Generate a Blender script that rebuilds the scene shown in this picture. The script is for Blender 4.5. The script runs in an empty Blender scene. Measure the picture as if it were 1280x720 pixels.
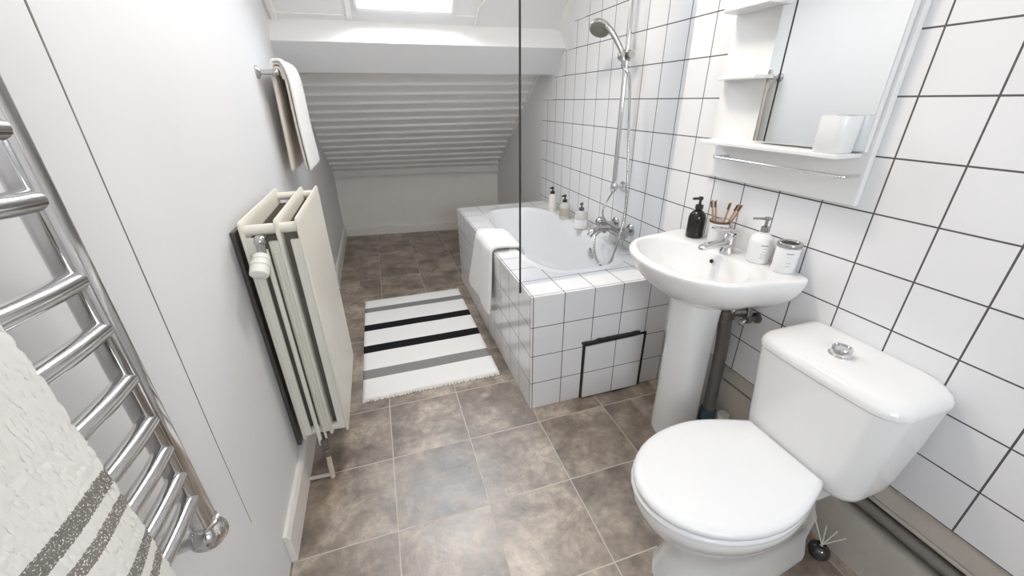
import bpy, bmesh, math, random
from mathutils import Vector, Matrix, noise
random.seed(7)
PI = math.pi
SC = bpy.context.scene
COL = SC.collection
V = Vector

# ------------------------------------------------------------------ room data
XL, XR = -0.45, 1.255          # left wall, tiled right wall
EYE = 1.36
EXPO = -0.50
LPX, LPY = 0.45, 1.35            # added fill lamp, out of view
YN = -1.15                     # wall behind the viewer
ZC = 2.47                      # flat ceiling
BX, BY0, BY1, BZ = 0.538, 1.406, 3.05, 0.604   # bath surround

# ------------------------------------------------------------------ materials
def new_mat(name):
    m = bpy.data.materials.new(name); m.use_nodes = True
    nt = m.node_tree
    return m, nt, nt.nodes['Principled BSDF']

def N(nt, typ, **kw):
    n = nt.nodes.new(typ)
    for k, v in kw.items():
        if k.startswith('in_'):
            n.inputs[int(k[3:])].default_value = v
        else:
            setattr(n, k, v)
    return n

def math_n(nt, op, a, b=None, c=None):
    n = nt.nodes.new('ShaderNodeMath'); n.operation = op
    for i, q in enumerate((a, b, c)):
        if q is None: continue
        if isinstance(q, (int, float)): n.inputs[i].default_value = q
        else: nt.links.new(q, n.inputs[i])
    return n.outputs[0]

def mix_rgb(nt, fac, a, b, mode='MIX'):
    n = nt.nodes.new('ShaderNodeMix'); n.data_type = 'RGBA'; n.blend_type = mode
    if isinstance(fac, (int, float)): n.inputs[0].default_value = fac
    else: nt.links.new(fac, n.inputs[0])
    for i, q in ((6, a), (7, b)):
        if isinstance(q, tuple): n.inputs[i].default_value = q
        else: nt.links.new(q, n.inputs[i])
    return n.outputs[2]

def rgba(c): return (c[0], c[1], c[2], 1.0)

def plain(name, col, rough=0.5, metal=0.0, spec=0.5, bump=0.0, bscale=60.0, coat=0.0, var=0.0, vscale=3.0):
    m, nt, p = new_mat(name)
    p.inputs['Base Color'].default_value = rgba(col)
    p.inputs['Roughness'].default_value = rough
    p.inputs['Metallic'].default_value = metal
    p.inputs['Specular IOR Level'].default_value = spec
    p.inputs['Coat Weight'].default_value = coat
    geo = N(nt, 'ShaderNodeNewGeometry')
    if var > 0:
        nz = N(nt, 'ShaderNodeTexNoise'); nz.inputs['Scale'].default_value = vscale
        nz.inputs['Detail'].default_value = 5
        nt.links.new(geo.outputs['Position'], nz.inputs['Vector'])
        d = tuple(max(0, c * (1 - var)) for c in col); l = tuple(min(1, c * (1 + var)) for c in col)
        nt.links.new(mix_rgb(nt, nz.outputs[0], rgba(d), rgba(l)), p.inputs['Base Color'])
    if bump > 0:
        nb = N(nt, 'ShaderNodeTexNoise'); nb.inputs['Scale'].default_value = bscale
        nb.inputs['Detail'].default_value = 4
        nt.links.new(geo.outputs['Position'], nb.inputs['Vector'])
        b = N(nt, 'ShaderNodeBump'); b.inputs['Strength'].default_value = bump
        b.inputs['Distance'].default_value = 0.01
        nt.links.new(nb.outputs[0], b.inputs['Height'])
        nt.links.new(b.outputs[0], p.inputs['Normal'])
    return m

def tile_mat(name, per, off, grout=0.0042, white=(0.80, 0.80, 0.81), gcol=(0.085, 0.08, 0.08)):
    """square glazed wall tiles on whichever face; grid along each world axis"""
    m, nt, p = new_mat(name)
    geo = N(nt, 'ShaderNodeNewGeometry')
    sp = N(nt, 'ShaderNodeSeparateXYZ'); nt.links.new(geo.outputs['Position'], sp.inputs[0])
    sn = N(nt, 'ShaderNodeSeparateXYZ'); nt.links.new(geo.outputs['True Normal'], sn.inputs[0])
    line = None; ids = []
    for ax in range(3):
        q = math_n(nt, 'DIVIDE', math_n(nt, 'SUBTRACT', sp.outputs[ax], off[ax]), per[ax])
        f = math_n(nt, 'FRACT', q)
        ids.append(math_n(nt, 'FLOOR', q))
        d = math_n(nt, 'MULTIPLY', math_n(nt, 'MINIMUM', f, math_n(nt, 'SUBTRACT', 1.0, f)), per[ax])
        mk = math_n(nt, 'SUBTRACT', 1.0, math_n(nt, 'SMOOTH_MIN', math_n(nt, 'DIVIDE', d, grout), 1.0, 0.2))
        mk = math_n(nt, 'LESS_THAN', d, grout * 0.5)
        flat = math_n(nt, 'LESS_THAN', math_n(nt, 'ABSOLUTE', sn.outputs[ax]), 0.5)
        mk = math_n(nt, 'MULTIPLY', mk, flat)
        line = mk if line is None else math_n(nt, 'MAXIMUM', line, mk)
    cx = N(nt, 'ShaderNodeCombineXYZ')
    for ax in range(3): nt.links.new(ids[ax], cx.inputs[ax])
    wn = N(nt, 'ShaderNodeTexWhiteNoise'); wn.noise_dimensions = '3D'
    nt.links.new(cx.outputs[0], wn.inputs['Vector'])
    w2 = tuple(c * 0.965 for c in white)
    tcol = mix_rgb(nt, wn.outputs['Value'], rgba(w2), rgba(white))
    nt.links.new(mix_rgb(nt, line, tcol, rgba(gcol)), p.inputs['Base Color'])
    rg = math_n(nt, 'ADD', math_n(nt, 'MULTIPLY', line, 0.6), 0.13)
    nt.links.new(rg, p.inputs['Roughness'])
    nz = N(nt, 'ShaderNodeTexNoise'); nz.inputs['Scale'].default_value = 9.0
    nt.links.new(geo.outputs['Position'], nz.inputs['Vector'])
    h = math_n(nt, 'SUBTRACT', math_n(nt, 'MULTIPLY', nz.outputs[0], 0.35), line)
    b = N(nt, 'ShaderNodeBump'); b.inputs['Strength'].default_value = 0.35
    b.inputs['Distance'].default_value = 0.002
    nt.links.new(h, b.inputs['Height']); nt.links.new(b.outputs[0], p.inputs['Normal'])
    return m

def floor_mat():
    m, nt, p = new_mat('stone_floor_tiles')
    geo = N(nt, 'ShaderNodeNewGeometry')
    sp = N(nt, 'ShaderNodeSeparateXYZ'); nt.links.new(geo.outputs['Position'], sp.inputs[0])
    T = 0.3302; ox = -0.4408; oy = 1.3137
    line = None; ids = []
    for ax, o in ((0, ox), (1, oy)):
        q = math_n(nt, 'DIVIDE', math_n(nt, 'SUBTRACT', sp.outputs[ax], o), T)
        f = math_n(nt, 'FRACT', q); ids.append(math_n(nt, 'FLOOR', q))
        d = math_n(nt, 'MULTIPLY', math_n(nt, 'MINIMUM', f, math_n(nt, 'SUBTRACT', 1.0, f)), T)
        mk = math_n(nt, 'LESS_THAN', d, 0.0021)
        line = mk if line is None else math_n(nt, 'MAXIMUM', line, mk)
    cx = N(nt, 'ShaderNodeCombineXYZ')
    for i in range(2): nt.links.new(ids[i], cx.inputs[i])
    wn = N(nt, 'ShaderNodeTexWhiteNoise'); nt.links.new(cx.outputs[0], wn.inputs['Vector'])
    # every tile has its own piece of stone
    sh = N(nt, 'ShaderNodeVectorMath'); sh.operation = 'SCALE'; sh.inputs['Scale'].default_value = 7.3
    nt.links.new(wn.outputs['Color'], sh.inputs[0])
    ad = N(nt, 'ShaderNodeVectorMath'); ad.operation = 'ADD'
    nt.links.new(geo.outputs['Position'], ad.inputs[0]); nt.links.new(sh.outputs[0], ad.inputs[1])
    n1 = N(nt, 'ShaderNodeTexNoise'); n1.inputs['Scale'].default_value = 5.5
    n1.inputs['Detail'].default_value = 7; n1.inputs['Roughness'].default_value = 0.62; n1.inputs['Distortion'].default_value = 0.5
    n2 = N(nt, 'ShaderNodeTexNoise'); n2.inputs['Scale'].default_value = 30
    n2.inputs['Detail'].default_value = 6; n2.inputs['Roughness'].default_value = 0.7
    for n in (n1, n2): nt.links.new(ad.outputs[0], n.inputs['Vector'])
    cr = N(nt, 'ShaderNodeValToRGB')
    e = cr.color_ramp.elements
    e[0].position = 0.30; e[0].color = (0.060, 0.040, 0.026, 1)
    e[1].position = 0.72; e[1].color = (0.470, 0.392, 0.315, 1)
    k = e.new(0.5); k.color = (0.230, 0.177, 0.131, 1)
    nt.links.new(n1.outputs[0], cr.inputs[0])
    n2s = math_n(nt, 'MULTIPLY', math_n(nt, 'SUBTRACT', n2.outputs[0], 0.32), 2.8)
    c2 = mix_rgb(nt, 0.42, cr.outputs[0], n2s, 'OVERLAY')
    hv = math_n(nt, 'ADD', math_n(nt, 'MULTIPLY', wn.outputs['Value'], 0.22), 0.88)
    cmb = N(nt, 'ShaderNodeCombineXYZ')
    for i in range(3): nt.links.new(hv, cmb.inputs[i])
    c3 = mix_rgb(nt, 1.0, c2, cmb.outputs[0], 'MULTIPLY')
    nt.links.new(mix_rgb(nt, line, c3, (0.50, 0.45, 0.385, 1)), p.inputs['Base Color'])
    r = math_n(nt, 'ADD', math_n(nt, 'MULTIPLY', n2.outputs[0], 0.26), 0.27)
    r = math_n(nt, 'ADD', r, math_n(nt, 'MULTIPLY', line, 0.3))
    nt.links.new(r, p.inputs['Roughness'])
    p.inputs['Specular IOR Level'].default_value = 1.0
    p.inputs['IOR'].default_value = 1.75
    hh = math_n(nt, 'SUBTRACT', math_n(nt, 'ADD', math_n(nt, 'MULTIPLY', n2.outputs[0], 0.5), math_n(nt, 'MULTIPLY', n1.outputs[0], 0.8)), math_n(nt, 'MULTIPLY', line, 0.8))
    b = N(nt, 'ShaderNodeBump'); b.inputs['Strength'].default_value = 0.5; b.inputs['Distance'].default_value = 0.004
    nt.links.new(hh, b.inputs['Height']); nt.links.new(b.outputs[0], p.inputs['Normal'])
    return m

def cloth_mat(name, col, stripes=None, axis=2, scol=(0.2, 0.19, 0.18), bscale=420, bump=0.9, mottled=0.0):
    """woven / terry cloth; stripes = list of (lo, hi, colour) along a world axis"""
    m, nt, p = new_mat(name)
    p.inputs['Roughness'].default_value = 0.95
    p.inputs['Specular IOR Level'].default_value = 0.15
    p.inputs['Sheen Weight'].default_value = 0.0
    geo = N(nt, 'ShaderNodeNewGeometry')
    tc = N(nt, 'ShaderNodeTexCoord')
    nz = N(nt, 'ShaderNodeTexNoise'); nz.inputs['Scale'].default_value = bscale
    nz.inputs['Detail'].default_value = 3
    nt.links.new(geo.outputs['Position'], nz.inputs['Vector'])
    base = rgba(col)
    if stripes:
        sp = N(nt, 'ShaderNodeSeparateXYZ'); nt.links.new(geo.outputs['Position'], sp.inputs[0])
        z = sp.outputs[axis]
        wob = math_n(nt, 'MULTIPLY', math_n(nt, 'SUBTRACT', nz.outputs[0], 0.5), 0.006 if mottled else 0.002)
        z = math_n(nt, 'ADD', z, wob)
        cur = base
        for lo, hi, c in stripes:
            f = math_n(nt, 'MULTIPLY', math_n(nt, 'GREATER_THAN', z, lo), math_n(nt, 'LESS_THAN', z, hi))
            if mottled:
                f = math_n(nt, 'MULTIPLY', f, math_n(nt, 'GREATER_THAN', nz.outputs[0], 0.40))
            cur = mix_rgb(nt, f, cur, rgba(c))
        nt.links.new(cur, p.inputs['Base Color'])
    else:
        p.inputs['Base Color'].default_value = base
    b = N(nt, 'ShaderNodeBump'); b.inputs['Strength'].default_value = bump; b.inputs['Distance'].default_value = 0.003
    if mottled:
        vo = N(nt, 'ShaderNodeTexVoronoi'); vo.inputs['Scale'].default_value = 260; vo.feature = 'SMOOTH_F1'
        nt.links.new(geo.outputs['Position'], vo.inputs['Vector'])
        hgt = math_n(nt, 'SUBTRACT', math_n(nt, 'MULTIPLY', nz.outputs[0], 0.6), vo.outputs['Distance'])
        nt.links.new(hgt, b.inputs['Height'])
    else:
        nt.links.new(nz.outputs[0], b.inputs['Height']); nt.links.new(b.outputs[0], p.inputs['Normal'])
    return m

def glass_mat(name, tint=(0.995, 0.998, 0.997), ior=1.04):
    m, nt, p = new_mat(name)
    out = nt.nodes['Material Output']; nt.nodes.remove(p)
    tr = N(nt, 'ShaderNodeBsdfTransparent'); tr.inputs[0].default_value = rgba(tint)
    gl = N(nt, 'ShaderNodeBsdfGlossy'); gl.inputs['Roughness'].default_value = 0.02
    lw = N(nt, 'ShaderNodeFresnel'); lw.inputs[0].default_value = ior
    mx = N(nt, 'ShaderNodeMixShader')
    nt.links.new(lw.outputs[0], mx.inputs[0]); nt.links.new(tr.outputs[0], mx.inputs[1]); nt.links.new(gl.outputs[0], mx.inputs[2])
    nt.links.new(mx.outputs[0], out.inputs[0])
    return m

def emit_mat(name, col, s):
    m, nt, p = new_mat(name)
    p.inputs['Base Color'].default_value = rgba(col)
    p.inputs['Emission Color'].default_value = rgba(col)
    p.inputs['Emission Strength'].default_value = s
    return m

M = {}
M['paint'] = plain('white_wall_paint', (0.72, 0.727, 0.738), 0.55, bump=0.12, bscale=14, var=0.02)
M['paint2'] = plain('aged_white_paint', (0.80, 0.78, 0.75), 0.5, bump=0.2, bscale=20, var=0.05, vscale=6)
M['ceil'] = plain('white_ceiling_paint', (0.73, 0.732, 0.735), 0.6, bump=0.1, bscale=10, var=0.02)
M['boards'] = plain('painted_beadboard', (0.80, 0.785, 0.765), 0.42, var=0.03)
M['trimw'] = plain('cream_gloss_trim', (0.78, 0.76, 0.73), 0.35, var=0.03)
M['tile'] = tile_mat('white_wall_tiles', (0.1429, 0.1429, 0.1428), (0.0, 0.277, 1.358))
M['btile'] = tile_mat('white_bath_tiles', (0.147, 0.152, 0.1515), (0.547, 1.42, -0.001), grout=0.0036)
M['ptile'] = tile_mat('panel_tiles', (0.40, 0.40, 0.40), (0.972, 0.0, 0.158), grout=0.0036)
M['floor'] = floor_mat()
M['plaster'] = plain('stained_plaster', (0.52, 0.475, 0.42), 0.8, bump=0.4, bscale=25, var=0.12, vscale=8)
M['chase'] = plain('dusty_recess_shade', (0.10, 0.085, 0.07), 0.9, bump=0.4, bscale=40, var=0.3, vscale=12)  # shade inside the slot put into a dark dusty colour
M['joint'] = plain('old_joint_filler', (0.20, 0.19, 0.165), 0.8, var=0.4, vscale=30)
M['pipegrey'] = plain('old_grey_pipe_paint', (0.22, 0.20, 0.175), 0.55, bump=0.2, bscale=60, var=0.15, vscale=20)
M['ceramic'] = plain('white_glazed_ceramic', (0.80, 0.80, 0.795), 0.09, spec=0.5, coat=0.3)
M['acrylic'] = plain('white_bath_enamel', (0.80, 0.81, 0.82), 0.13, coat=0.2)
M['lidw'] = plain('white_lid_plastic', (0.80, 0.805, 0.81), 0.22)
M['white'] = plain('white_lacquer', (0.80, 0.80, 0.795), 0.25)
M['chrome'] = plain('polished_chrome', (0.72, 0.72, 0.73), 0.09, metal=1.0)
M['dchrome'] = plain('worn_chrome', (0.50, 0.49, 0.48), 0.22, metal=1.0)
M['ladder'] = plain('bright_chrome', (0.68, 0.67, 0.665), 0.10, metal=1.0)
M['dark'] = plain('black_rubber', (0.018, 0.017, 0.017), 0.6)
M['radiator'] = plain('cream_radiator_enamel', (0.69, 0.665, 0.59), 0.38, var=0.05, vscale=9)
M['radin'] = plain('radiator_gap_shade', (0.13, 0.115, 0.09), 0.6, var=0.2, vscale=15)  # shade between the panels painted into the fin colour
M['board'] = plain('dark_reflector_board', (0.075, 0.065, 0.06), 0.35, var=0.2)
M['boardedge'] = plain('board_edge', (0.45, 0.44, 0.42), 0.3, metal=0.8)
M['valvew'] = plain('valve_white_plastic', (0.76, 0.75, 0.70), 0.4)
M['creampipe'] = plain('cream_painted_pipe', (0.55, 0.49, 0.42), 0.5, var=0.15, vscale=30)
M['mirror'] = plain('mirror_silver', (0.86, 0.885, 0.89), 0.012, metal=1.0)
M['blackplastic'] = plain('black_gloss_plastic', (0.014, 0.011, 0.010), 0.14)
M['blackmatt'] = plain('black_pump_plastic', (0.02, 0.018, 0.018), 0.35)
M['bamboo'] = plain('bamboo_wood', (0.42, 0.235, 0.115), 0.6, var=0.15, vscale=60)
M['bristle'] = plain('dark_bristles', (0.10, 0.06, 0.04), 0.8)
M['reed'] = plain('pale_reed', (0.72, 0.68, 0.60), 0.7)
M['potwhite'] = plain('white_bottle_plastic', (0.80, 0.80, 0.80), 0.3)
M['label'] = plain('grey_print', (0.30, 0.30, 0.30), 0.6)
M['greylid'] = plain('grey_steel_lid', (0.42, 0.41, 0.40), 0.25, metal=0.9)
M['wastepipe'] = plain('dark_grey_waste_pipe', (0.17, 0.155, 0.145), 0.4, var=0.25, vscale=25)
M['bluefit'] = plain('blue_green_fitting', (0.045, 0.105, 0.13), 0.5, var=0.3, vscale=40)
M['brass'] = plain('dull_valve_metal', (0.20, 0.185, 0.175), 0.35, metal=0.8, var=0.3, vscale=50)
M['greybottle'] = plain('pale_grey_bottle', (0.55, 0.54, 0.52), 0.25)
M['tanlabel'] = plain('tan_label', (0.45, 0.40, 0.33), 0.6)
M['cream'] = plain('cream_bottle', (0.74, 0.71, 0.66), 0.35)
M['darkglass'] = plain('dark_glass_vessel', (0.10, 0.095, 0.09), 0.06, metal=0.75)
M['terry'] = cloth_mat('terry_striped', (0.74, 0.72, 0.685), mottled=1.0, bscale=520, bump=0.7,
    stripes=[(0.985, 1.007, (0.21, 0.195, 0.175)), (0.950, 0.968, (0.23, 0.21, 0.19)), (0.886, 0.905, (0.21, 0.195, 0.175)), (0.853, 0.871, (0.23, 0.21, 0.19))])
M['towel'] = cloth_mat('white_towel', (0.80, 0.79, 0.775), bscale=500, bump=0.5)
M['towelbeige'] = cloth_mat('beige_towel', (0.68, 0.635, 0.58), bscale=500, bump=0.5)
rs = [(2.665, 2.735, (0.22, 0.22, 0.22)), (2.405, 2.485, (0.012, 0.012, 0.013)), (2.142, 2.222, (0.012, 0.012, 0.013)), (1.885, 1.968, (0.24, 0.24, 0.235))]
M['rug'] = cloth_mat('striped_cotton', (0.80, 0.795, 0.78), stripes=rs, axis=1, bscale=260, bump=0.5)
M['fringe'] = cloth_mat('cotton_fringe', (0.74, 0.725, 0.69), bscale=300, bump=0.5)
M['glass'] = glass_mat('clear_glass')
M['pane'] = glass_mat('window_pane', (0.97, 0.98, 1.0))
M['pane2'] = glass_mat('fill_window_pane', (0.97, 0.98, 0.99))  # clear pane of the added fill window
M['lamp'] = emit_mat('fill_lamp_diffuser', (1.0, 0.90, 0.79), 1.0)  # glow of the added fill lamp

# ------------------------------------------------------------------ helpers
ORG = {}
def link(o, parent=None, loc=(0, 0, 0)):
    COL.objects.link(o)
    o['_o'] = 0; del o['_o']
    if parent is not None:
        o.parent = parent
        ORG[o.name] = ORG[parent.name]
    else:
        o.location = loc; ORG[o.name] = V(loc)
    return o

def thing(name, label, cat, loc=(0, 0, 0), group=None):
    o = bpy.data.objects.new(name, None); o.empty_display_size = 0.05
    link(o, None, loc)
    o['label'] = label; o['category'] = cat
    if group: o['group'] = group
    return o

def obj(name, bm, mat, parent=None, loc=None, smooth=True, angle=38, bevel=0.0, bseg=2, label=None, cat=None, group=None, kind=None, mods=None, recalc=True):
    if recalc: bmesh.ops.recalc_face_normals(bm, faces=bm.faces[:])
    org = ORG[parent.name] if parent is not None else V(loc or (0, 0, 0))
    bmesh.ops.translate(bm, verts=bm.verts[:], vec=-org)
    me = bpy.data.meshes.new(name); bm.to_mesh(me); bm.free()
    for mm in (mat if isinstance(mat, (list, tuple)) else [mat]): me.materials.append(mm)
    if smooth:
        for f in me.polygons: f.use_smooth = True
        me.set_sharp_from_angle(angle=math.radians(angle))
    o = bpy.data.objects.new(name, me)
    link(o, parent, org if parent is None else (0, 0, 0))
    if bevel > 0:
        b = o.modifiers.new('bevel', 'BEVEL'); b.width = bevel; b.segments = bseg; b.limit_method = 'ANGLE'; b.angle_limit = math.radians(40)
        b.harden_normals = False
    for k, v in (mods or []):
        md = o.modifiers.new(k.lower(), k)
        for a, q in v.items(): setattr(md, a, q)
    if label: o['label'] = label
    if cat: o['category'] = cat
    if group: o['group'] = group
    if kind: o['kind'] = kind
    return o

def struct(name, bm, mat, **kw):
    return obj(name, bm, mat, kind='structure', **kw)

def B(): return bmesh.new()

def box(bm, x0, x1, y0, y1, z0, z1, mi=0):
    vs = [bm.verts.new((x, y, z)) for x in (x0, x1) for y in (y0, y1) for z in (z0, z1)]
    for q in ((0, 1, 3, 2), (4, 6, 7, 5), (0, 4, 5, 1), (2, 3, 7, 6), (0, 2, 6, 4), (1, 5, 7, 3)):
        f = bm.faces.new([vs[i] for i in q]); f.material_index = mi
    return bm

def hexa(bm, a, b, mi=0):
    """two quads (4 points each) joined into a solid"""
    va = [bm.verts.new(p) for p in a]; vb = [bm.verts.new(p) for p in b]
    n = len(va)
    fs = [bm.faces.new(va[::-1]), bm.faces.new(vb)]
    for i in range(n):
        fs.append(bm.faces.new((va[i], va[(i + 1) % n], vb[(i + 1) % n], vb[i])))
    for f in fs: f.material_index = mi
    return bm

def prism_x(bm, poly, x0, x1, mi=0):       # poly of (y, z)
    return hexa(bm, [(x0, y, z) for y, z in poly], [(x1, y, z) for y, z in poly], mi)

def ring_loft(bm, rings, cap0=True, cap1=True, close=True, mi=0):
    R_ = [[bm.verts.new(p) for p in r] for r in rings]
    n = len(R_[0])
    for a, b in zip(R_[:-1], R_[1:]):
        for i in range(n if close else n - 1):
            f = bm.faces.new((a[i], a[(i + 1) % n], b[(i + 1) % n], b[i])); f.material_index = mi
    if cap0: bm.faces.new(R_[0][::-1]).material_index = mi
    if cap1: bm.faces.new(R_[-1]).material_index = mi
    return R_

def frame_axes(d):
    d = d.normalized()
    a = V((0, 0, 1)) if abs(d.z) < 0.9 else V((1, 0, 0))
    u = d.cross(a).normalized(); w = d.cross(u).normalized()
    return u, w

def lathe(bm, prof, c=(0, 0, 0), axis=(0, 0, 1), seg=32, cap=True, mi=0, sx=1.0, sy=1.0):
    """prof = [(radius, along)]"""
    d = V(axis).normalized()
    if abs(d.z) > 0.99: u, w = V((1, 0, 0)), V((0, 1, 0))
    else: u, w = frame_axes(d)
    c = V(c)
    rings = []
    for r, h in prof:
        r = max(r, 1e-4)
        rings.append([c + d * h + u * (r * sx * math.cos(2 * PI * i / seg)) + w * (r * sy * math.sin(2 * PI * i / seg)) for i in range(seg)])
    ring_loft(bm, rings, cap, cap, True, mi)
    return bm

def smooth_path(pts, n=8):
    pts = [V(p) for p in pts]
    if len(pts) < 3: return pts
    out = []
    P_ = [pts[0] * 2 - pts[1]] + pts + [pts[-1] * 2 - pts[-2]]
    for i in range(1, len(P_) - 2):
        p0, p1, p2, p3 = P_[i - 1:i + 3]
        for k in range(n):
            t = k / n
            out.append(0.5 * ((2 * p1) + (p2 - p0) * t + (2 * p0 - 5 * p1 + 4 * p2 - p3) * t * t + (3 * p1 - p0 - 3 * p2 + p3) * t ** 3))
    out.append(pts[-1])
    return out

def tube(bm, pts, r, seg=14, mi=0, cap=True, sq=None):
    pts = [V(p) for p in pts]
    rr = r if isinstance(r, (list, tuple)) else [r] * len(pts)
    d0 = (pts[1] - pts[0]).normalized()
    u, w = frame_axes(d0)
    rings = []
    prev = d0
    for i, p in enumerate(pts):
        if i == 0: d = d0
        elif i == len(pts) - 1: d = (pts[i] - pts[i - 1]).normalized()
        else: d = ((pts[i + 1] - pts[i]).normalized() + (pts[i] - pts[i - 1]).normalized()).normalized()
        q = prev.rotation_difference(d)
        u = q @ u; w = q @ w; prev = d
        rings.append([p + u * (rr[i] * math.cos(2 * PI * k / seg)) + w * (rr[i] * math.sin(2 * PI * k / seg)) for k in range(seg)])
    ring_loft(bm, rings, cap, cap, True, mi)
    return bm

def rrect(x0, x1, y0, y1, r, n=8, rs=None):
    """rounded rectangle outline; rs = radius per corner (x1y1, x0y1, x0y0, x1y0)"""
    rs = rs or [r] * 4
    out = []
    for (cx, cy, sx, sy, a0), q in zip(((x1, y1, -1, -1, 0), (x0, y1, 1, -1, PI / 2), (x0, y0, 1, 1, PI), (x1, y0, -1, 1, 1.5 * PI)), rs):
        px, py = cx + sx * q, cy + sy * q
        for i in range(n + 1):
            a = a0 + (PI / 2) * i / n
            out.append((px + q * math.cos(a), py + q * math.sin(a)))
    return out

def sphere(bm, c, r, seg=20, sx=1, sy=1, sz=1):
    prof = [(r * math.sin(PI * i / 12), -r * math.cos(PI * i / 12)) for i in range(13)]
    c = V(c)
    rings = [[c + V((sx * max(q, 1e-4) * math.cos(2 * PI * k / seg), sy * max(q, 1e-4) * math.sin(2 * PI * k / seg), sz * h)) for k in range(seg)] for q, h in prof]
    ring_loft(bm, rings)
    return bm

# ------------------------------------------------------------------ setting
bm = B(); box(bm, XL - 0.1, XR + 0.15, YN - 0.1, 4.9, -0.06, 0.0)
struct('floor', bm, M['floor'], smooth=False)

bm = B(); box(bm, XL - 0.1, XL, YN - 0.1, 4.9, 0, 2.6)
struct('wall_left', bm, M['paint'], smooth=False)

# boxed-in panel of the left wall nearer the door, a thin open joint at its edge
bm = B(); box(bm, XL - 0.005, XL + 0.0012, YN, 0.877, 0.0, ZC)
struct('trim_1', bm, M['paint'], smooth=False, bevel=0.0015)
bm = B()
for k in range(30):
    z0, z1 = 0.36 + (ZC - 0.36) * k / 30, 0.36 + (ZC - 0.36) * (k + 1) / 30
    f0, f1 = (0.8745 + 0.0025 * noise.noise((q * 2.3, 0, 0)) + 0.012 * (q - 1.0) * 0.6 for q in (z0, z1))
    w0, w1 = (0.0008 + 0.0011 * min(1, (q - 0.30) * 1.2) for q in (z0, z1))
    hexa(bm, [(XL - .003, f0 - w0, z0), (XL + .0016, f0 - w0, z0), (XL + .0016, f0 + w0, z0), (XL - .003, f0 + w0, z0)], [(XL - .003, f1 - w1, z1), (XL + .0016, f1 - w1, z1), (XL + .0016, f1 + w1, z1), (XL - .003, f1 + w1, z1)])
struct('trim_2', bm, M['joint'], smooth=False)

# right wall: plaster body with a low open pipe chase, glazed tiles on top
bm = B()
xp = XR + 0.012
box(bm, xp + 0.09, xp + 0.15, YN - 0.1, 4.7, 0, 2.6, 0)
box(bm, xp, xp + 0.0901, YN - 0.1, 4.7, 0.62, 2.6, 0)
box(bm, xp, xp + 0.0901, YN - 0.1, 1.39, 0.280, 0.62, 0)
box(bm, xp, xp + 0.0901, 1.39, 4.7, 0.0, 0.62, 3)
box(bm, xp, xp + 0.0901, YN - 0.1, 1.39, 0.0, 0.165, 0)
box(bm, XR - 0.006, xp + 0.001, YN - 0.1, 0.80, 0.0, 0.178, 0)
box(bm, xp, xp + 0.0901, 0.80, 1.39, 0.165, 0.285, 0)
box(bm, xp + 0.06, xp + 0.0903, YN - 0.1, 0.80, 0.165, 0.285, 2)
tp = [(YN, 0.358), (1.35, 0.358), (1.35, 0.30), (3.10, 0.30), (3.10, 1.358), (2.90, 1.358), (2.90, 1.501), (2.75, 1.501), (2.75, 1.644), (2.61, 1.644), (2.61, 1.787), (2.47, 1.787), (2.47, 2.3), (YN, 2.3)]
vs0 = [bm.verts.new((XR, y, z)) for y, z in tp]; vs1 = [bm.verts.new((xp + 0.005, y, z)) for y, z in tp]
bm.faces.new(vs0).material_index = 1
for i in range(len(tp)):
    j = (i + 1) % len(tp)
    bm.faces.new((vs0[i], vs0[j], vs1[j], vs1[i])).material_index = 1
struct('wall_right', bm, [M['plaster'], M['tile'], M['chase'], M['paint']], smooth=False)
wr = bpy.data.objects['wall_right']
for p_ in wr.data.polygons:          # upper plaster is painted
    if p_.material_index == 0 and p_.center.z > 0.9: p_.material_index = 3

# knee wall at the low end (slightly out of square)
bm = B(); hexa(bm, [(XL - 0.05, 4.66, 0), (XR + 0.1, 4.43, 0), (XR + 0.1, 4.43, 0.70), (XL - 0.05, 4.66, 0.70)],
               [(XL - 0.05, 4.76, 0), (XR + 0.1, 4.53, 0), (XR + 0.1, 4.53, 0.70), (XL - 0.05, 4.76, 0.70)])
struct('wall_back', bm, M['paint2'], smooth=False)

# wall behind the viewer with an added window for fill light
bm = B()
wx0, wx1, wz0, wz1 = 0.0, 0.8, 1.25, 2.05
box(bm, XL - 0.1, wx0, YN - 0.12, YN, 0, 2.6); box(bm, wx1, XR + 0.15, YN - 0.12, YN, 0, 2.6)
box(bm, wx0, wx1, YN - 0.12, YN, 0, wz0); box(bm, wx0, wx1, YN - 0.12, YN, wz1, 2.6)
struct('wall_near', bm, M['paint'], smooth=False)
w2 = thing('fill_window', 'added unseen window behind the viewer for fill light, white framed', 'window', ((wx0 + wx1) / 2, YN - 0.06, wz0)); w2['kind'] = 'structure'
bm = B()
for a, b, c, d in ((wx0, wx0 + .05, wz0, wz1), (wx1 - .05, wx1, wz0, wz1), (wx0, wx1, wz0, wz0 + .05), (wx0, wx1, wz1 - .05, wz1), ((wx0 + wx1) / 2 - .025, (wx0 + wx1) / 2 + .025, wz0, wz1)):
    box(bm, a, b, YN - 0.09, YN - 0.03, c, d)
obj('window_frame', bm, M['white'], w2, smooth=False)
bm = B(); box(bm, wx0 + .05, wx1 - .05, YN - 0.063, YN - 0.057, wz0 + .05, wz1 - .05)
obj('window_glass', bm, M['pane2'], w2, smooth=False)

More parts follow.
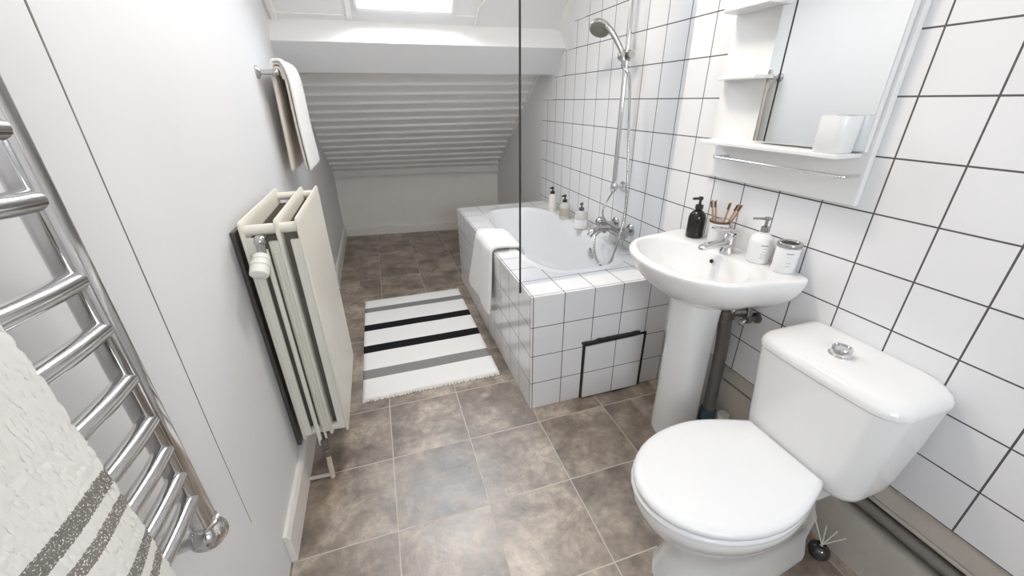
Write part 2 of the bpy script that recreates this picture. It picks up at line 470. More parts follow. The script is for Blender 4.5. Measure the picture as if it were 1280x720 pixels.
# ceiling: flat part, then the upper roof slope with the roof-window opening
SL = 0.75
Y_top = 2.86 - (ZC - 1.775) / SL
def zs(y): return 1.775 + SL * (2.86 - y)
def slope_quad(bm, x0, x1, ya, yb, t=0.17):
    """piece of the upper slope between depths ya < yb"""
    n = V((0, SL, 1)).normalized() * t
    lo = [V((x0, ya, zs(ya))), V((x1, ya, zs(ya))), V((x1, yb, zs(yb))), V((x0, yb, zs(yb)))]
    hexa(bm, [tuple(p) for p in lo], [tuple(p + n) for p in lo])
SX0, SX1, SYA, SYB = -0.002, 0.552, 2.13, 2.795       # roof-window opening
bm = B()
box(bm, XL - 0.1, XR + 0.15, YN - 0.1, Y_top + 0.002, ZC, ZC + 0.08)
slope_quad(bm, XL - 0.1, SX0, Y_top - 0.02, 3.0)
slope_quad(bm, SX1, XR + 0.15, Y_top - 0.02, 3.0)
slope_quad(bm, SX0, SX1, Y_top - 0.02, SYA)
slope_quad(bm, SX0, SX1, SYB, 3.0)
struct('ceiling', bm, M['ceil'], smooth=False)

def on_slope(x, y, h=0.0):
    """point on the upper slope, h metres below (into the room)"""
    n = V((0, SL, 1)).normalized()
    return V((x, y, zs(y))) - n * h
w1 = thing('window_1', 'white framed roof window in the upper slope above the beam', 'roof window', tuple(on_slope((SX0 + SX1) / 2, SYB))); w1['kind'] = 'structure'
def slope_bar(bm, x0, x1, ya, yb, h0, h1):
    a = [on_slope(x0, ya, h0), on_slope(x1, ya, h0), on_slope(x1, yb, h0), on_slope(x0, yb, h0)]
    b = [on_slope(x0, ya, h1), on_slope(x1, ya, h1), on_slope(x1, yb, h1), on_slope(x0, yb, h1)]
    hexa(bm, [tuple(p) for p in a], [tuple(p) for p in b])
bm = B()
slope_bar(bm, SX0, SX0 + .018, SYA, SYB, 0.016, -0.165); slope_bar(bm, SX1 - .018, SX1, SYA, SYB, 0.016, -0.165)
slope_bar(bm, SX0, SX1, SYB - .018, SYB, 0.016, -0.165); slope_bar(bm, SX0, SX1, SYA, SYA + .018, 0.016, -0.165)
obj('window_frame', bm, M['white'], w1, smooth=False, bevel=0.003)
bm = B()
a0, a1, b0, b1 = SX0 + .02, SX1 - .02, SYA + .02, SYB - .02
slope_bar(bm, a0, a0 + .035, b0, b1, -0.115, -0.155); slope_bar(bm, a1 - .035, a1, b0, b1, -0.115, -0.155)
slope_bar(bm, a0, a1, b1 - .042, b1, -0.115, -0.155); slope_bar(bm, a0, a1, b0, b0 + .042, -0.115, -0.155)
obj('window_sash', bm, M['white'], w1, smooth=False, bevel=0.004)
bm = B(); slope_bar(bm, a0 + .03, a1 - .03, b0 + .03, b1 - .03, -0.133, -0.137)
obj('window_glass', bm, M['pane'], w1, smooth=False)

# boxed beam (purlin) between the two slopes
bm = B(); prism_x(bm, [(2.865, 1.785), (2.745, 1.660), (2.925, 1.517), (3.23, 1.532), (3.33, 1.62), (3.1, 1.85)], XL - 0.04, XR + 0.05)
struct('trim_3', bm, M['ceil'], smooth=False, bevel=0.004)
# battens on the upper slope
for i, (x, wd, yb) in enumerate(((-0.42, 0.03, 2.86), (-0.035, 0.03, 2.84), (1.262, 0.045, 2.86))):
    bm = B(); slope_bar(bm, x - wd / 2, x + wd / 2, Y_top + 0.02, yb, -0.002, 0.014)
    struct('trim_%d' % (4 + i), bm, M['trimw'], smooth=False, bevel=0.003)
bm = B(); slope_bar(bm, XL, -0.05, 2.825, 2.83, -0.001, 0.006); slope_bar(bm, 0.56, 0.68, 2.80, 2.806, -0.001, 0.006)
struct('trim_7', bm, M['trimw'], smooth=False)
bm = B(); tube(bm, smooth_path([on_slope(0.694, 2.868, 0.006), on_slope(0.694, 2.80, 0.008), on_slope(0.698, 2.745, 0.008), on_slope(0.722, 2.715, 0.008), on_slope(0.735, 2.66, 0.008), on_slope(0.73, 2.3, 0.008), on_slope(0.73, Y_top + 0.02, 0.008)], 5), 0.009, 12)
struct('trim_10', bm, M['trimw'])  # cable conduit running up the slope

# lower slope: beaded boards running across, ruled between left and right edge profiles
bm = B()
NB = 14
Lp = (V((XL - 0.03, 3.20, 1.535)), V((XL - 0.03, 4.62, 0.705)))
Rp = (V((XR + 0.02, 3.20, 1.545)), V((XR + 0.02, 4.39, 0.705)))
prof = [(0.0, 0.0), (0.02, 0.013), (0.06, 0.017), (0.20, 0.017), (0.26, 0.012), (0.30, 0.0)]
rowL, rowR = [], []
for k in range(NB):
    for f, h in prof:
        t = (k + f) / NB
        nl = V((0, -0.50, -0.86))
        rowL.append(Lp[0].lerp(Lp[1], t) + nl * h)
        rowR.append(Rp[0].lerp(Rp[1], t) + nl * h)
rowL.append(Lp[1]); rowR.append(Rp[1])
va = [bm.verts.new(p) for p in rowL]; vb = [bm.verts.new(p) for p in rowR]
vc = [bm.verts.new(p + V((0, 0.05, 0.07))) for p in rowL]; vd = [bm.verts.new(p + V((0, 0.05, 0.07))) for p in rowR]
for i in range(len(va) - 1):
    bm.faces.new((va[i], va[i + 1], vb[i + 1], vb[i])); bm.faces.new((vc[i], vd[i], vd[i + 1], vc[i + 1]))
struct('ceiling_boards', bm, M['boards'], smooth=True, angle=30, recalc=True)
bm = B(); hexa(bm, [(XL, 4.585, 0.655), (XR, 4.355, 0.655), (XR, 4.345, 0.715), (XL, 4.575, 0.715)],
               [(XL, 4.67, 0.655), (XR, 4.44, 0.655), (XR, 4.43, 0.75), (XL, 4.66, 0.75)])
struct('trim_8', bm, M['trimw'], smooth=False, bevel=0.004)
# edge strip where boards meet the right wall, with nail heads
bm = B()
a = V((XR + 0.012, 3.21, 1.530)); b = V((XR + 0.012, 4.36, 0.70))
hexa(bm, [a + V((-0.022, 0, -0.012)), a + V((0, 0, -0.012)), a + V((0, 0, 0.03)), a + V((-0.022, 0, 0.03))],
     [b + V((-0.022, 0, -0.012)), b + V((0, 0, -0.012)), b + V((0, 0, 0.03)), b + V((-0.022, 0, 0.03))])
struct('trim_9', bm, M['trimw'], smooth=False)
# baseboards
bm = B()   # profile swept along the left wall
poly = [(XL, 0.0), (XL + 0.02, 0.0), (XL + 0.02, 0.105), (XL + 0.012, 0.125), (XL, 0.125)]
hexa(bm, [(x, 0.985, z) for x, z in poly], [(x, 4.66, z) for x, z in poly])
struct('baseboard_left', bm, M['trimw'], smooth=False, bevel=0.002)
bm = B(); hexa(bm, [(XL, 4.635, 0), (XR, 4.405, 0), (XR, 4.405, 0.085), (XL, 4.635, 0.085)],
               [(XL, 4.665, 0), (XR, 4.435, 0), (XR, 4.435, 0.095), (XL, 4.665, 0.095)])
struct('baseboard_back', bm, M['trimw'], smooth=False, bevel=0.003)

# added fill lamp, out of view, over the free floor
cl = thing('fill_lamp', 'added unseen fill lamp, round and white, on the flat ceiling', 'fill lamp', (LPX, LPY, ZC))
bm = B(); lathe(bm, [(0.17, 0.0), (0.17, -0.03), (0.155, -0.035)], (LPX, LPY, ZC), seg=40)
obj('fill_lamp_base', bm, M['white'], cl)
bm = B(); lathe(bm, [(0.155, -0.03), (0.155, -0.05), (0.13, -0.075), (0.08, -0.09), (0.0, -0.095)], (LPX, LPY, ZC), seg=40)
obj('fill_lamp_shade', bm, M['lamp'], cl)

# ------------------------------------------------------------------ bath
bath = thing('bathtub', 'white built-in bathtub with tiled surround and striped rug alongside', 'bathtub', (BX, BY0, 0))
tcx, tcy, thx, thy = 0.925, 2.255, 0.262, 0.640
def sell(cx, cy, hx, hy, z, n, ex=3.2, angs=None):
    out = []
    for a in angs:
        c, s = math.cos(a), math.sin(a)
        out.append(V((cx + hx * math.copysign(abs(c) ** (2 / ex), c), cy + hy * math.copysign(abs(s) ** (2 / ex), s), z)))
    return out
NA = 96
angs = [2 * PI * i / NA for i in range(NA)]
inner = sell(tcx, tcy, thx + 0.03, thy + 0.03, BZ, NA, 3.4, angs)
XB = XR + 0.004
outer = []
for p in inner:                     # project the hole outline onto the outer rectangle
    d = V((p.x - tcx, p.y - tcy, 0))
    ts = []
    if d.x > 1e-6: ts.append((XB - tcx) / d.x)
    if d.x < -1e-6: ts.append((BX - tcx) / d.x)
    if d.y > 1e-6: ts.append((BY1 - tcy) / d.y)
    if d.y < -1e-6: ts.append((BY0 - tcy) / d.y)
    t = min(ts); outer.append(V((tcx + d.x * t, tcy + d.y * t, BZ)))
for cx, cy in ((BX, BY0), (XB, BY0), (BX, BY1), (XB, BY1)):
    i = min(range(NA), key=lambda k: (outer[k].x - cx) ** 2 + (outer[k].y - cy) ** 2)
    outer[i] = V((cx, cy, BZ))
bm = B()
ro = [[V((p.x, p.y, 0.0)) for p in outer], outer, inner, [V((p.x, p.y, BZ - 0.03)) for p in inner]]
ring_loft(bm, ro, cap0=False, cap1=False)
obj('tiled_surround', bm, M['btile'], bath, smooth=False, bevel=0.0015)
bm = B()
def ring(dx, z, ex, sh=0.0): return sell(tcx, tcy + sh, thx + dx, thy + dx, z, NA, ex, angs)
rings = [ring(0.034, BZ - 0.004, 3.4), ring(0.036, BZ + 0.0015, 3.4), ring(0.030, BZ + 0.003, 3.4), ring(0.006, BZ + 0.003, 3.2), ring(-0.004, BZ + 0.002, 3.2),
         ring(-0.012, BZ - 0.02, 3.1), ring(-0.022, BZ - 0.10, 3.0), ring(-0.038, BZ - 0.22, 3.0), ring(-0.055, BZ - 0.32, 2.9), ring(-0.08, BZ - 0.375, 2.8), ring(-0.12, BZ - 0.395, 2.6), ring(-0.20, BZ - 0.40, 2.2)]
ring_loft(bm, rings, cap0=False, cap1=True)
obj('tub', bm, M['acrylic'], bath, angle=60)
bm = B(); lathe(bm, [(0.0, 0.0), (0.026, 0.0), (0.028, 0.004), (0.018, 0.006), (0.0, 0.004)], (0.90, 1.86, BZ - 0.399), seg=24)
obj('drain_plug', bm, M['chrome'], bath)
bm = B(); lathe(bm, [(0.0, 0.0), (0.03, 0.0), (0.03, 0.006), (0.022, 0.01), (0.0, 0.01)], (1.150, 2.02, BZ - 0.085), (-1, 0, 0.1), seg=24)
obj('overflow_cover', bm, M['chrome'], bath)
# tiled access hatch with black frame, a little loose in its hole
hatch_x0, hatch_x1, hatch_z = 0.798, 1.146, 0.322
ah = B()
box(ah, hatch_x0, hatch_x1, BY0 - 0.004, BY0 + 0.002, 0.003, hatch_z)
fr = obj('access_frame', ah, M['dark'], bath, smooth=False, label='black rubber edged frame')
bm = B(); hexa(bm, [(hatch_x0 + .012, BY0 - 0.014, 0.008), (hatch_x1 - .022, BY0 - 0.014, 0.006), (hatch_x1 - .018, BY0 - 0.010, hatch_z - .012), (hatch_x0 + .014, BY0 - 0.010, hatch_z - .018)],
               [(hatch_x0 + .012, BY0 - 0.003, 0.008), (hatch_x1 - .022, BY0 - 0.003, 0.006), (hatch_x1 - .018, BY0 - 0.003, hatch_z - .012), (hatch_x0 + .014, BY0 - 0.003, hatch_z - .018)])
obj('access_panel', bm, M['ptile'], fr, smooth=False, bevel=0.001, label='loose tiled access panel')
bm = B()
path = [(hatch_x0 - 0.006 + 0.31 * i / 14, BY0 - 0.006, hatch_z + 0.004 + 0.004 * noise.noise((i * 0.9, 0, 0)) + (0.004 if i > 3 else 0)) for i in range(15)]
tube(bm, smooth_path(path, 3), 0.007, 8)
obj('seal_strip', bm, M['dark'], fr, label='torn black sealing strip')

# glass splash screen on the near end of the rim
gs = thing('shower_screen', 'tall clear glass screen with a black edge on the near rim of the bath', 'shower screen', (0.536, 1.540, 0.566))
gx0 = 0.5015; gy = 1.540
bm = B(); box(bm, gx0 + 0.0362, XR - 0.002, gy - 0.003, gy + 0.003, BZ + 0.001, 2.30)
obj('glass_panel', bm, M['glass'], gs, smooth=False)
bm = B(); box(bm, gx0 + 0.0285, gx0 + 0.0362, gy - 0.0015, gy + 0.0015, 0.566, 2.30)
obj('edge_strip', bm, M['dark'], gs, smooth=False, label='black seal along the free edge')

# ------------------------------------------------------------------ shower set
RXX, RYY = XR - 0.06, 1.90
sr = thing('shower_rail', 'chrome shower rail on the tiled wall above the bath', 'shower rail', (XR, RYY, 0.93))
bm = B(); tube(bm, [(RXX, RYY, 0.905), (RXX, RYY, 2.02)], 0.0125, 16); obj('rail', bm, M['chrome'], sr)
for z in (0.93, 1.99):
    bm = B(); lathe(bm, [(0.027, 0.0), (0.027, 0.008), (0.018, 0.013), (0.012, 0.016), (0.012, 0.05)], (XR, RYY, z), (-1, 0, 0), 20)
    lathe(bm, [(0.016, -0.02), (0.018, -0.016), (0.018, 0.016), (0.016, 0.02)], (RXX, RYY, z), (0, 0, 1), 20)
    obj('wall_bracket', bm, M['chrome'], sr)
SLZ = 1.545
bm = B(); tube(bm, [(RXX, RYY - 0.042, SLZ), (RXX, RYY + 0.036, SLZ)], 0.0165, 18)
lathe(bm, [(0.016, -0.024), (0.019, -0.02), (0.019, 0.02), (0.016, 0.024)], (RXX, RYY, SLZ), (0, 0, 1), 18)
lathe(bm, [(0.017, 0), (0.021, 0.006), (0.021, 0.02), (0.017, 0.026)], (RXX, RYY + 0.03, SLZ), (0, 1, 0), 18)
obj('slider', bm, M['dchrome'], sr)
hs = thing('hand_shower', 'chrome hand shower in its slider with a long hanging hose', 'hand shower', (RXX - 0.03, RYY - 0.01, SLZ))
hb = V((RXX - 0.028, RYY - 0.012, SLZ - 0.002)); ht = V((RXX - 0.062, RYY + 0.055, SLZ + 0.105))
hd = (ht - hb)
bm = B(); pth = smooth_path([hb - V((0, 0, 0.05)) + V((0.006, 0, 0)), hb, hb + hd * 0.5 + V((0.003, -0.002, 0)), hb + hd * 0.9, ht + V((-0.012, 0.025, 0.02))], 8)
nn = len(pth); tube(bm, pth, [0.0105 + 0.004 * (i / nn) for i in range(nn)], 16); obj('handle', bm, M['dchrome'], hs)
hc = ht + V((-0.024, 0.070, 0.018)); ax = V((-0.45, -0.35, -0.80)).normalized()
bm = B(); lathe(bm, [(0.010, -0.030), (0.030, -0.024), (0.048, -0.010), (0.053, 0.004), (0.050, 0.010)], hc, ax, 32); obj('head', bm, M['dchrome'], hs)
bm = B(); lathe(bm, [(0.045, 0.0), (0.045, 0.0115), (0.041, 0.013), (0.0, 0.013)], hc, ax, 32); obj('spray_face', bm, M['pipegrey'], hs, label='grey rubber spray face')
bm = B()
hose = [hb + V((0.006, 0, -0.05)), (RXX - 0.005, RYY - 0.050, 1.44), (RXX - 0.012, RYY - 0.105, 1.18), (RXX - 0.014, RYY - 0.145, 0.92), (RXX - 0.03, RYY - 0.165, 0.78), (RXX - 0.075, RYY - 0.185, 0.64), (RXX - 0.10, RYY - 0.17, 0.555), (RXX - 0.11, RYY - 0.11, 0.535), (RXX - 0.11, RYY - 0.045, 0.575), (RXX - 0.075, RYY + 0.03, 0.645), (RXX - 0.035, RYY + 0.04, 0.675)]
tube(bm, smooth_path(hose, 8), 0.0058, 10); obj('hose', bm, M['dchrome'], hs)

mx = thing('bath_mixer', 'chrome two handle bath mixer on the tiled wall at the rim', 'bath tap', (XR, 1.93, 0.70))
MY, MZ, MX_ = 1.865, 0.715, XR - 0.075
for dy in (-0.075, 0.075):
    bm = B(); lathe(bm, [(0.033, 0.0), (0.033, 0.006), (0.024, 0.016), (0.014, 0.018), (0.014, 0.055), (0.02, 0.058), (0.02, 0.08)], (XR, MY + dy, MZ), (-1, 0, 0), 24)
    obj('wall_union', bm, M['dchrome'], mx)
bm = B(); tube(bm, [(MX_, MY - 0.085, MZ), (MX_, MY + 0.085, MZ)], 0.023, 20)
lathe(bm, [(0.016, 0.0), (0.016, -0.03), (0.012, -0.035), (0.012, -0.045)], (MX_ - 0.005, MY + 0.06, MZ), (0, 0, 1), 18)
obj('body', bm, M['dchrome'], mx)
bm = B(); tube(bm, smooth_path([(MX_, MY, MZ), (MX_ - 0.05, MY, MZ + 0.002), (MX_ - 0.11, MY, MZ - 0.008), (MX_ - 0.135, MY, MZ - 0.035)], 6), 0.0155, 16)
obj('spout', bm, M['dchrome'], mx)
for s in (-1, 1):
    bm = B(); lathe(bm, [(0.018, 0.0), (0.020, 0.012), (0.030, 0.018), (0.034, 0.026), (0.034, 0.04), (0.026, 0.05), (0.0, 0.053)], (MX_, MY + s * 0.082, MZ), (0, s, 0), 24)
    obj('handle', bm, M['dchrome'], mx)
bm = B(); tube(bm, smooth_path([(MX_ - 0.01, MY + 0.05, MZ + 0.02), (MX_ - 0.03, MY + 0.055, MZ + 0.08), (MX_ + 0.0, MY + 0.055, MZ + 0.15), (RXX, RYY, 0.91)], 8), 0.005, 10)
obj('riser_pipe', bm, M['dchrome'], mx)

# toiletries at the far end of the bath
def pump(parent, c, h0, mat, r=0.009, nose=0.035, d=(-1, 0)):
    x, y = c
    bm = B(); lathe(bm, [(r * 1.5, h0), (r * 1.5, h0 + 0.016), (r * 0.9, h0 + 0.018), (r * 0.5, h0 + 0.02), (r * 0.5, h0 + 0.038)], (x, y, 0), seg=18)
    tube(bm, [(x - d[0] * .008, y - d[1] * .008, h0 + 0.042), (x + d[0] * nose, y + d[1] * nose, h0 + 0.040)], r * 0.52, 10)
    lathe(bm, [(r * 0.9, h0 + 0.036), (r * 0.9, h0 + 0.047), (r * 0.6, h0 + 0.049)], (x, y, 0), seg=16)
    return obj('pump', bm, mat, parent)

def bottle(name, label, c, z, prof, mat, group=None, cat='bottle'):
    t = thing(name, label, cat, (c[0], c[1], z), group)
    bm = B(); lathe(bm, [(r, z + h) for r, h in prof], (c[0], c[1], 0), seg=32)
    obj('body', bm, mat, t)
    return t

c1, c2, c3 = (1.195, 2.715), (1.190, 2.49), (1.186, 2.235)
b1 = bottle('shampoo_bottle', 'slim cream bottle with black pump, farthest on the bath rim', c1, BZ + .0005, [(0.025, 0), (0.029, 0.003), (0.029, 0.10), (0.022, 0.118), (0.012, 0.126), (0.012, 0.134)], M['cream'], 'toiletries on the bath rim')
pump(b1, c1, BZ + 0.130, M['blackmatt'], r=0.011, nose=0.022)
b2 = bottle('shower_gel_bottle', 'grey bottle with tan label and black pump between two bath bottles', c2, BZ + .0005, [(0.031, 0), (0.036, 0.004), (0.036, 0.092), (0.028, 0.110), (0.014, 0.116), (0.014, 0.122)], M['greybottle'], 'toiletries on the bath rim')
bm = B(); lathe(bm, [(0.0366, 0.024), (0.0366, 0.080)], (c2[0], c2[1], BZ), seg=32, cap=False); obj('label_band', bm, M['tanlabel'], b2)
pump(b2, c2, BZ + 0.118, M['blackmatt'], r=0.011, nose=0.024)
b3 = bottle('bath_foam_bottle', 'wide grey bottle with white band and dark cap, nearest on bath rim', c3, BZ + .0005, [(0.038, 0), (0.043, 0.004), (0.043, 0.092), (0.034, 0.110), (0.016, 0.117), (0.016, 0.124)], M['greybottle'], 'toiletries on the bath rim')
bm = B(); lathe(bm, [(0.0436, 0.012), (0.0436, 0.066)], (c3[0], c3[1], BZ), seg=32, cap=False); obj('label_band', bm, M['potwhite'], b3)
pump(b3, c3, BZ + 0.120, M['brass'], r=0.011, nose=0.012)

# ------------------------------------------------------------------ draped towels
def drape(name, path, y0, y1, axis, mat, parent=None, thick=0.006, ny=24, wav=0.004, seed=0.0, fuzz=0.0, flare=(0.0, 0.0, 1.0, 1.0), res=7, **kw):
    """sheet: 2-D path (u, z) extruded along the other horizontal axis"""
    pts = smooth_path([(p[0], 0, p[1]) for p in path], res)
    bm = B(); g = []
    npt = len(pts); arc = [0.0]
    for i in range(1, npt): arc.append(arc[-1] + (pts[i] - pts[i - 1]).length)
    for i, p in enumerate(pts):
        d = (pts[min(i + 1, npt - 1)] - pts[max(i - 1, 0)]).normalized()
        nrm = V((-d.z, 0, d.x))
        row = []
        for j in range(ny + 1):
            s = j / ny; fz = max(0.0, flare[2] - p.z) * (1.0 if p.x < flare[3] else 0.0); y = (y0 + flare[0] * fz) * (1 - s) + (y1 + flare[1] * fz) * s
            w = wav * noise.noise((s * 3.1 + seed, i / npt * 2.0, seed)) + (fuzz * (noise.noise((y0 * 330 + (y1 - y0) * s * 330, arc[i] * 330, 3.0)) + 0.4 * noise.noise(((y1 - y0) * s * 120, arc[i] * 120, 7.0))) if fuzz else 0.0)
            q = p + nrm * w
            yy = y + 0.5 * wav * noise.noise((i / npt * 4, s * 2, seed + 9))
            row.append(bm.verts.new((q.x, yy, q.z) if axis == 'y' else (yy, q.x, q.z)))
        g.append(row)
    for i in range(npt - 1):
        for j in range(ny):
            bm.faces.new((g[i][j], g[i + 1][j], g[i + 1][j + 1], g[i][j + 1]))
    return obj(name, bm, mat, parent, angle=80, mods=[('SOLIDIFY', dict(thickness=thick, offset=0.0))] + ([] if fuzz else [('SUBSURF', dict(levels=1, render_levels=1))]), **kw)

# towel over the bath rim
drape('bath_towel', [(0.490, 0.245), (0.498, 0.33), (0.508, 0.46), (0.516, 0.57), (0.522, 0.612), (0.545, 0.632), (0.60, 0.633), (0.65, 0.630), (0.690, 0.626), (0.708, 0.600), (0.714, 0.55)],
      1.985, 2.33, 'y', M['towel'], thick=0.018, wav=0.016, seed=3.0, flare=(-0.10, 0.42, 0.60, 0.54), loc=(0.6, 2.15, 0.61),
      label='white towel draped over the long rim of the bath', cat='towel')

# ------------------------------------------------------------------ rug
rg = thing('rug', 'white cotton rug with black and grey stripes beside the bath', 'rug', (0.12, 2.29, 0))
bm = B(); nx, ny = 30, 60; g = []
for j in range(ny + 1):
    row = []
    for i in range(nx + 1):
        u, v = i / nx, j / ny
        x = (-0.236 + 0.006 * v) * (1 - u) + (0.474 - 0.006 * v) * u; y = 1.722 + 1.135 * v
        zz = 0.007 + 0.0015 * noise.noise((x * 6, y * 6, 1.0))
        row.append(bm.verts.new((x, y, zz)))
    g.append(row)
for j in range(ny):
    for i in range(nx):
        bm.faces.new((g[j][i], g[j][i + 1], g[j + 1][i + 1], g[j + 1][i]))
obj('rug_body', bm, M['rug'], rg, angle=80, mods=[('SOLIDIFY', dict(thickness=0.008, offset=-0.6))])
for nm, y, sg in (('fringe', 1.722, -1), ('fringe', 2.855, 1)):
    bm = B()
    for i in range(118):
        x = -0.233 + 0.704 * i / 117
        l = 0.010 + 0.010 * random.random(); dx = 0.008 * (random.random() - 0.5)
        tube(bm, [(x, y - sg * 0.004, 0.007), (x + dx * .5, y + sg * l * .5, 0.006), (x + dx, y + sg * l, 0.003)], [0.0034, 0.0032, 0.002], 6)
    o = obj(nm, bm, M['fringe'], rg); o['kind'] = 'stuff'

# ------------------------------------------------------------------ washbasin
BC = 1.085
wb = thing('washbasin', 'white ceramic pedestal washbasin against the tiled wall', 'washbasin', (1.12, BC, 0))
NBS = 72
def d_out(xf, xb, hw, z, ex=2.25, n=NBS, yc=BC, flare=0.15):
    """D outline: round front at xf, flat back at xb"""
    xm = xf + (xb - xf) * 0.60
    out = []
    for i in range(n):
        a = 2 * PI * i / n
        c, s = math.cos(a), math.sin(a)
        if c < 0: x = xm + (xm - xf) * math.copysign(abs(c) ** (2 / ex), c); y = hw * math.copysign(abs(s) ** (2 / ex), s)
        else: x = xm + (xb - xm) * abs(c) ** (2 / 7.0); y = hw * math.copysign(abs(s) ** (2 / 7.0), s) * (1 + flare * min(1, max(0, (x - xm) / (xb - xm))))
        out.append(V((x, yc + y, z)))
    return out
def lerp_ring(a, b, t, z=None): 
    r = [p.lerp(q, t) for p, q in zip(a, b)]
    return r
ZB = 0.846
XF = 0.838
bm = B()
def o_in(xf, xb, hw, z, bulge=0.0):
    xm = xf + (xb - xf) * 0.52; out = []
    for i in range(NBS):
        a = 2 * PI * i / NBS; c, s = math.cos(a), math.sin(a)
        if c < 0: x = xm + (xm - xf) * c; y = hw * s
        else: x = xm + (xb - xm) * abs(c) ** (2 / 2.6); y = hw * math.copysign(abs(s) ** (2 / 2.2), s)
        out.append(V((x, BC + y, z)))
    return out
rings = [d_out(1.04, XR - .002, 0.075, 0.655), d_out(1.00, XR - .002, 0.115, 0.672), d_out(0.945, XR - .002, 0.182, 0.702), d_out(0.895, XR - .002, 0.231, 0.740), d_out(0.860, XR - .002, 0.260, 0.785),
         d_out(0.842, XR - .002, 0.270, 0.820), d_out(XF, XR - .002, 0.274, 0.836), d_out(XF + .004, XR - .002, 0.271, 0.843), d_out(XF + .012, XR - .003, 0.264, ZB),
         o_in(0.868, 1.150, 0.238, ZB + 0.001), o_in(0.878, 1.142, 0.230, ZB - 0.006), o_in(0.89, 1.136, 0.22, ZB - 0.03), o_in(0.912, 1.125, 0.198, ZB - 0.075), o_in(0.95, 1.105, 0.155, ZB - 0.115), o_in(0.99, 1.075, 0.09, ZB - 0.132), o_in(1.01, 1.05, 0.03, ZB - 0.136)]
ring_loft(bm, rings)
obj('basin', bm, M['ceramic'], wb, angle=75, mods=[('SUBSURF', dict(levels=1, render_levels=2))])
bm = B()
def ped(z, xf, xb, hw): return [V((x, y, z)) for x, y in [(p.x, p.y) for p in d_out(xf, xb, hw, z, ex=2.1, flare=0)]]
rings = [ped(0.0, 1.022, 1.15, 0.092), ped(0.02, 1.020, 1.15, 0.094), ped(0.2, 1.018, 1.15, 0.088), ped(0.45, 1.012, 1.15, 0.083), ped(0.60, 1.004, 1.15, 0.084), ped(0.675, 0.998, 1.15, 0.088)]
ring_loft(bm, rings)
obj('pedestal', bm, M['ceramic'], wb, angle=60)
bm = B(); lathe(bm, [(0.0, 0.0), (0.0075, 0.0), (0.0075, 0.003), (0.006, 0.003), (0.0058, -0.002), (0.0, -0.002)], (1.1285, 1.085, ZB - 0.035), (-0.95, 0, 0.3), 20)
obj('overflow_hole', bm, M['dark'], wb, label='small dark overflow hole')
bm = B(); lathe(bm, [(0.0, 0.0), (0.022, 0.0), (0.024, 0.003), (0.015, 0.006), (0.0, 0.006)], (1.03, BC, ZB - 0.138), seg=24)
obj('drain', bm, M['chrome'], wb)

# basin tap
tx, ty = 1.180, 1.075
tp_ = thing('basin_tap', 'chrome single lever tap on the washbasin', 'tap', (tx, ty, ZB))
bm = B(); lathe(bm, [(0.027, ZB), (0.027, ZB + 0.004), (0.023, ZB + 0.010), (0.021, ZB + 0.045), (0.023, ZB + 0.062), (0.019, ZB + 0.068), (0.0, ZB + 0.069)], (tx, ty, 0), seg=28)
obj('body', bm, M['chrome'], tp_)
bm = B()
ring_loft(bm, [[V((tx - 0.01 - l, ty + y, ZB + 0.036 + z - dz)) for y, z in rrect(-w, w, -h, h, 0.006, 4)] for l, w, h, dz in ((0, 0.016, 0.013, 0), (0.04, 0.016, 0.0115, 0.0), (0.085, 0.0155, 0.010, 0.002), (0.112, 0.014, 0.0085, 0.006), (0.118, 0.010, 0.005, 0.008))])
obj('spout', bm, M['chrome'], tp_)
bm = B()
ring_loft(bm, [[V((tx + 0.018 - l, ty + y, ZB + 0.078 + z + up)) for y, z in rrect(-w, w, -h, h, h * .9, 4)] for l, w, h, up in ((0, 0.012, 0.006, -0.004), (0.012, 0.017, 0.007, 0.0), (0.05, 0.015, 0.0055, 0.010), (0.10, 0.012, 0.004, 0.020), (0.105, 0.009, 0.003, 0.021))])
lathe(bm, [(0.012, ZB + 0.066), (0.012, ZB + 0.08)], (tx, ty, 0), seg=20)
obj('lever', bm, M['chrome'], tp_)

ZT = ZB + 0.0008
# black soap bottle
sbx, sby = 1.190, 1.262
sb = bottle('soap_bottle', 'black pump soap bottle at the far end of the washbasin ledge', (sbx, sby), ZT, [(0.029, 0), (0.033, 0.004), (0.033, 0.078), (0.030, 0.092), (0.020, 0.105), (0.012, 0.110), (0.012, 0.118)], M['blackplastic'])
pump(sb, (sbx, sby), ZT + 0.114, M['blackmatt'], r=0.010, nose=0.030, d=(-0.9, 0.4))
# cup with bamboo toothbrushes
cx_, cy_ = 1.205, 1.160
cup = thing('toothbrush_cup', 'white cup holding bamboo toothbrushes behind the basin tap', 'cup', (cx_, cy_, ZT))
bm = B(); lathe(bm, [(0.030, ZT), (0.033, ZT + 0.004), (0.036, ZT + 0.088), (0.0365, ZT + 0.092), (0.034, ZT + 0.092), (0.031, ZT + 0.012), (0.0, ZT + 0.010)], (cx_, cy_, 0), seg=32)
obj('cup_body', bm, M['potwhite'], cup)
bm = B(); lathe(bm, [(0.0368, ZT + 0.086), (0.0372, ZT + 0.0935), (0.0335, ZT + 0.0935)], (cx_, cy_, 0), seg=32, cap=False)
obj('rim_band', bm, M['bristle'], cup, label='dark brown band around the cup mouth')
br = [((-0.012, 0.012), (-0.022, 0.036), 'upright bamboo toothbrush farthest left in the white cup'),
      ((0.004, 0.014), (-0.010, 0.030), 'bamboo toothbrush leaning left, second in the white cup'),
      ((0.0, -0.004), (0.012, -0.020), 'bamboo toothbrush standing in the middle of the white cup'),
      ((-0.004, -0.010), (0.016, -0.052), 'bamboo toothbrush leaning right, next to last in the white cup'),
      ((0.010, -0.012), (0.022, -0.062), 'bamboo toothbrush leaning farthest right in the white cup')]
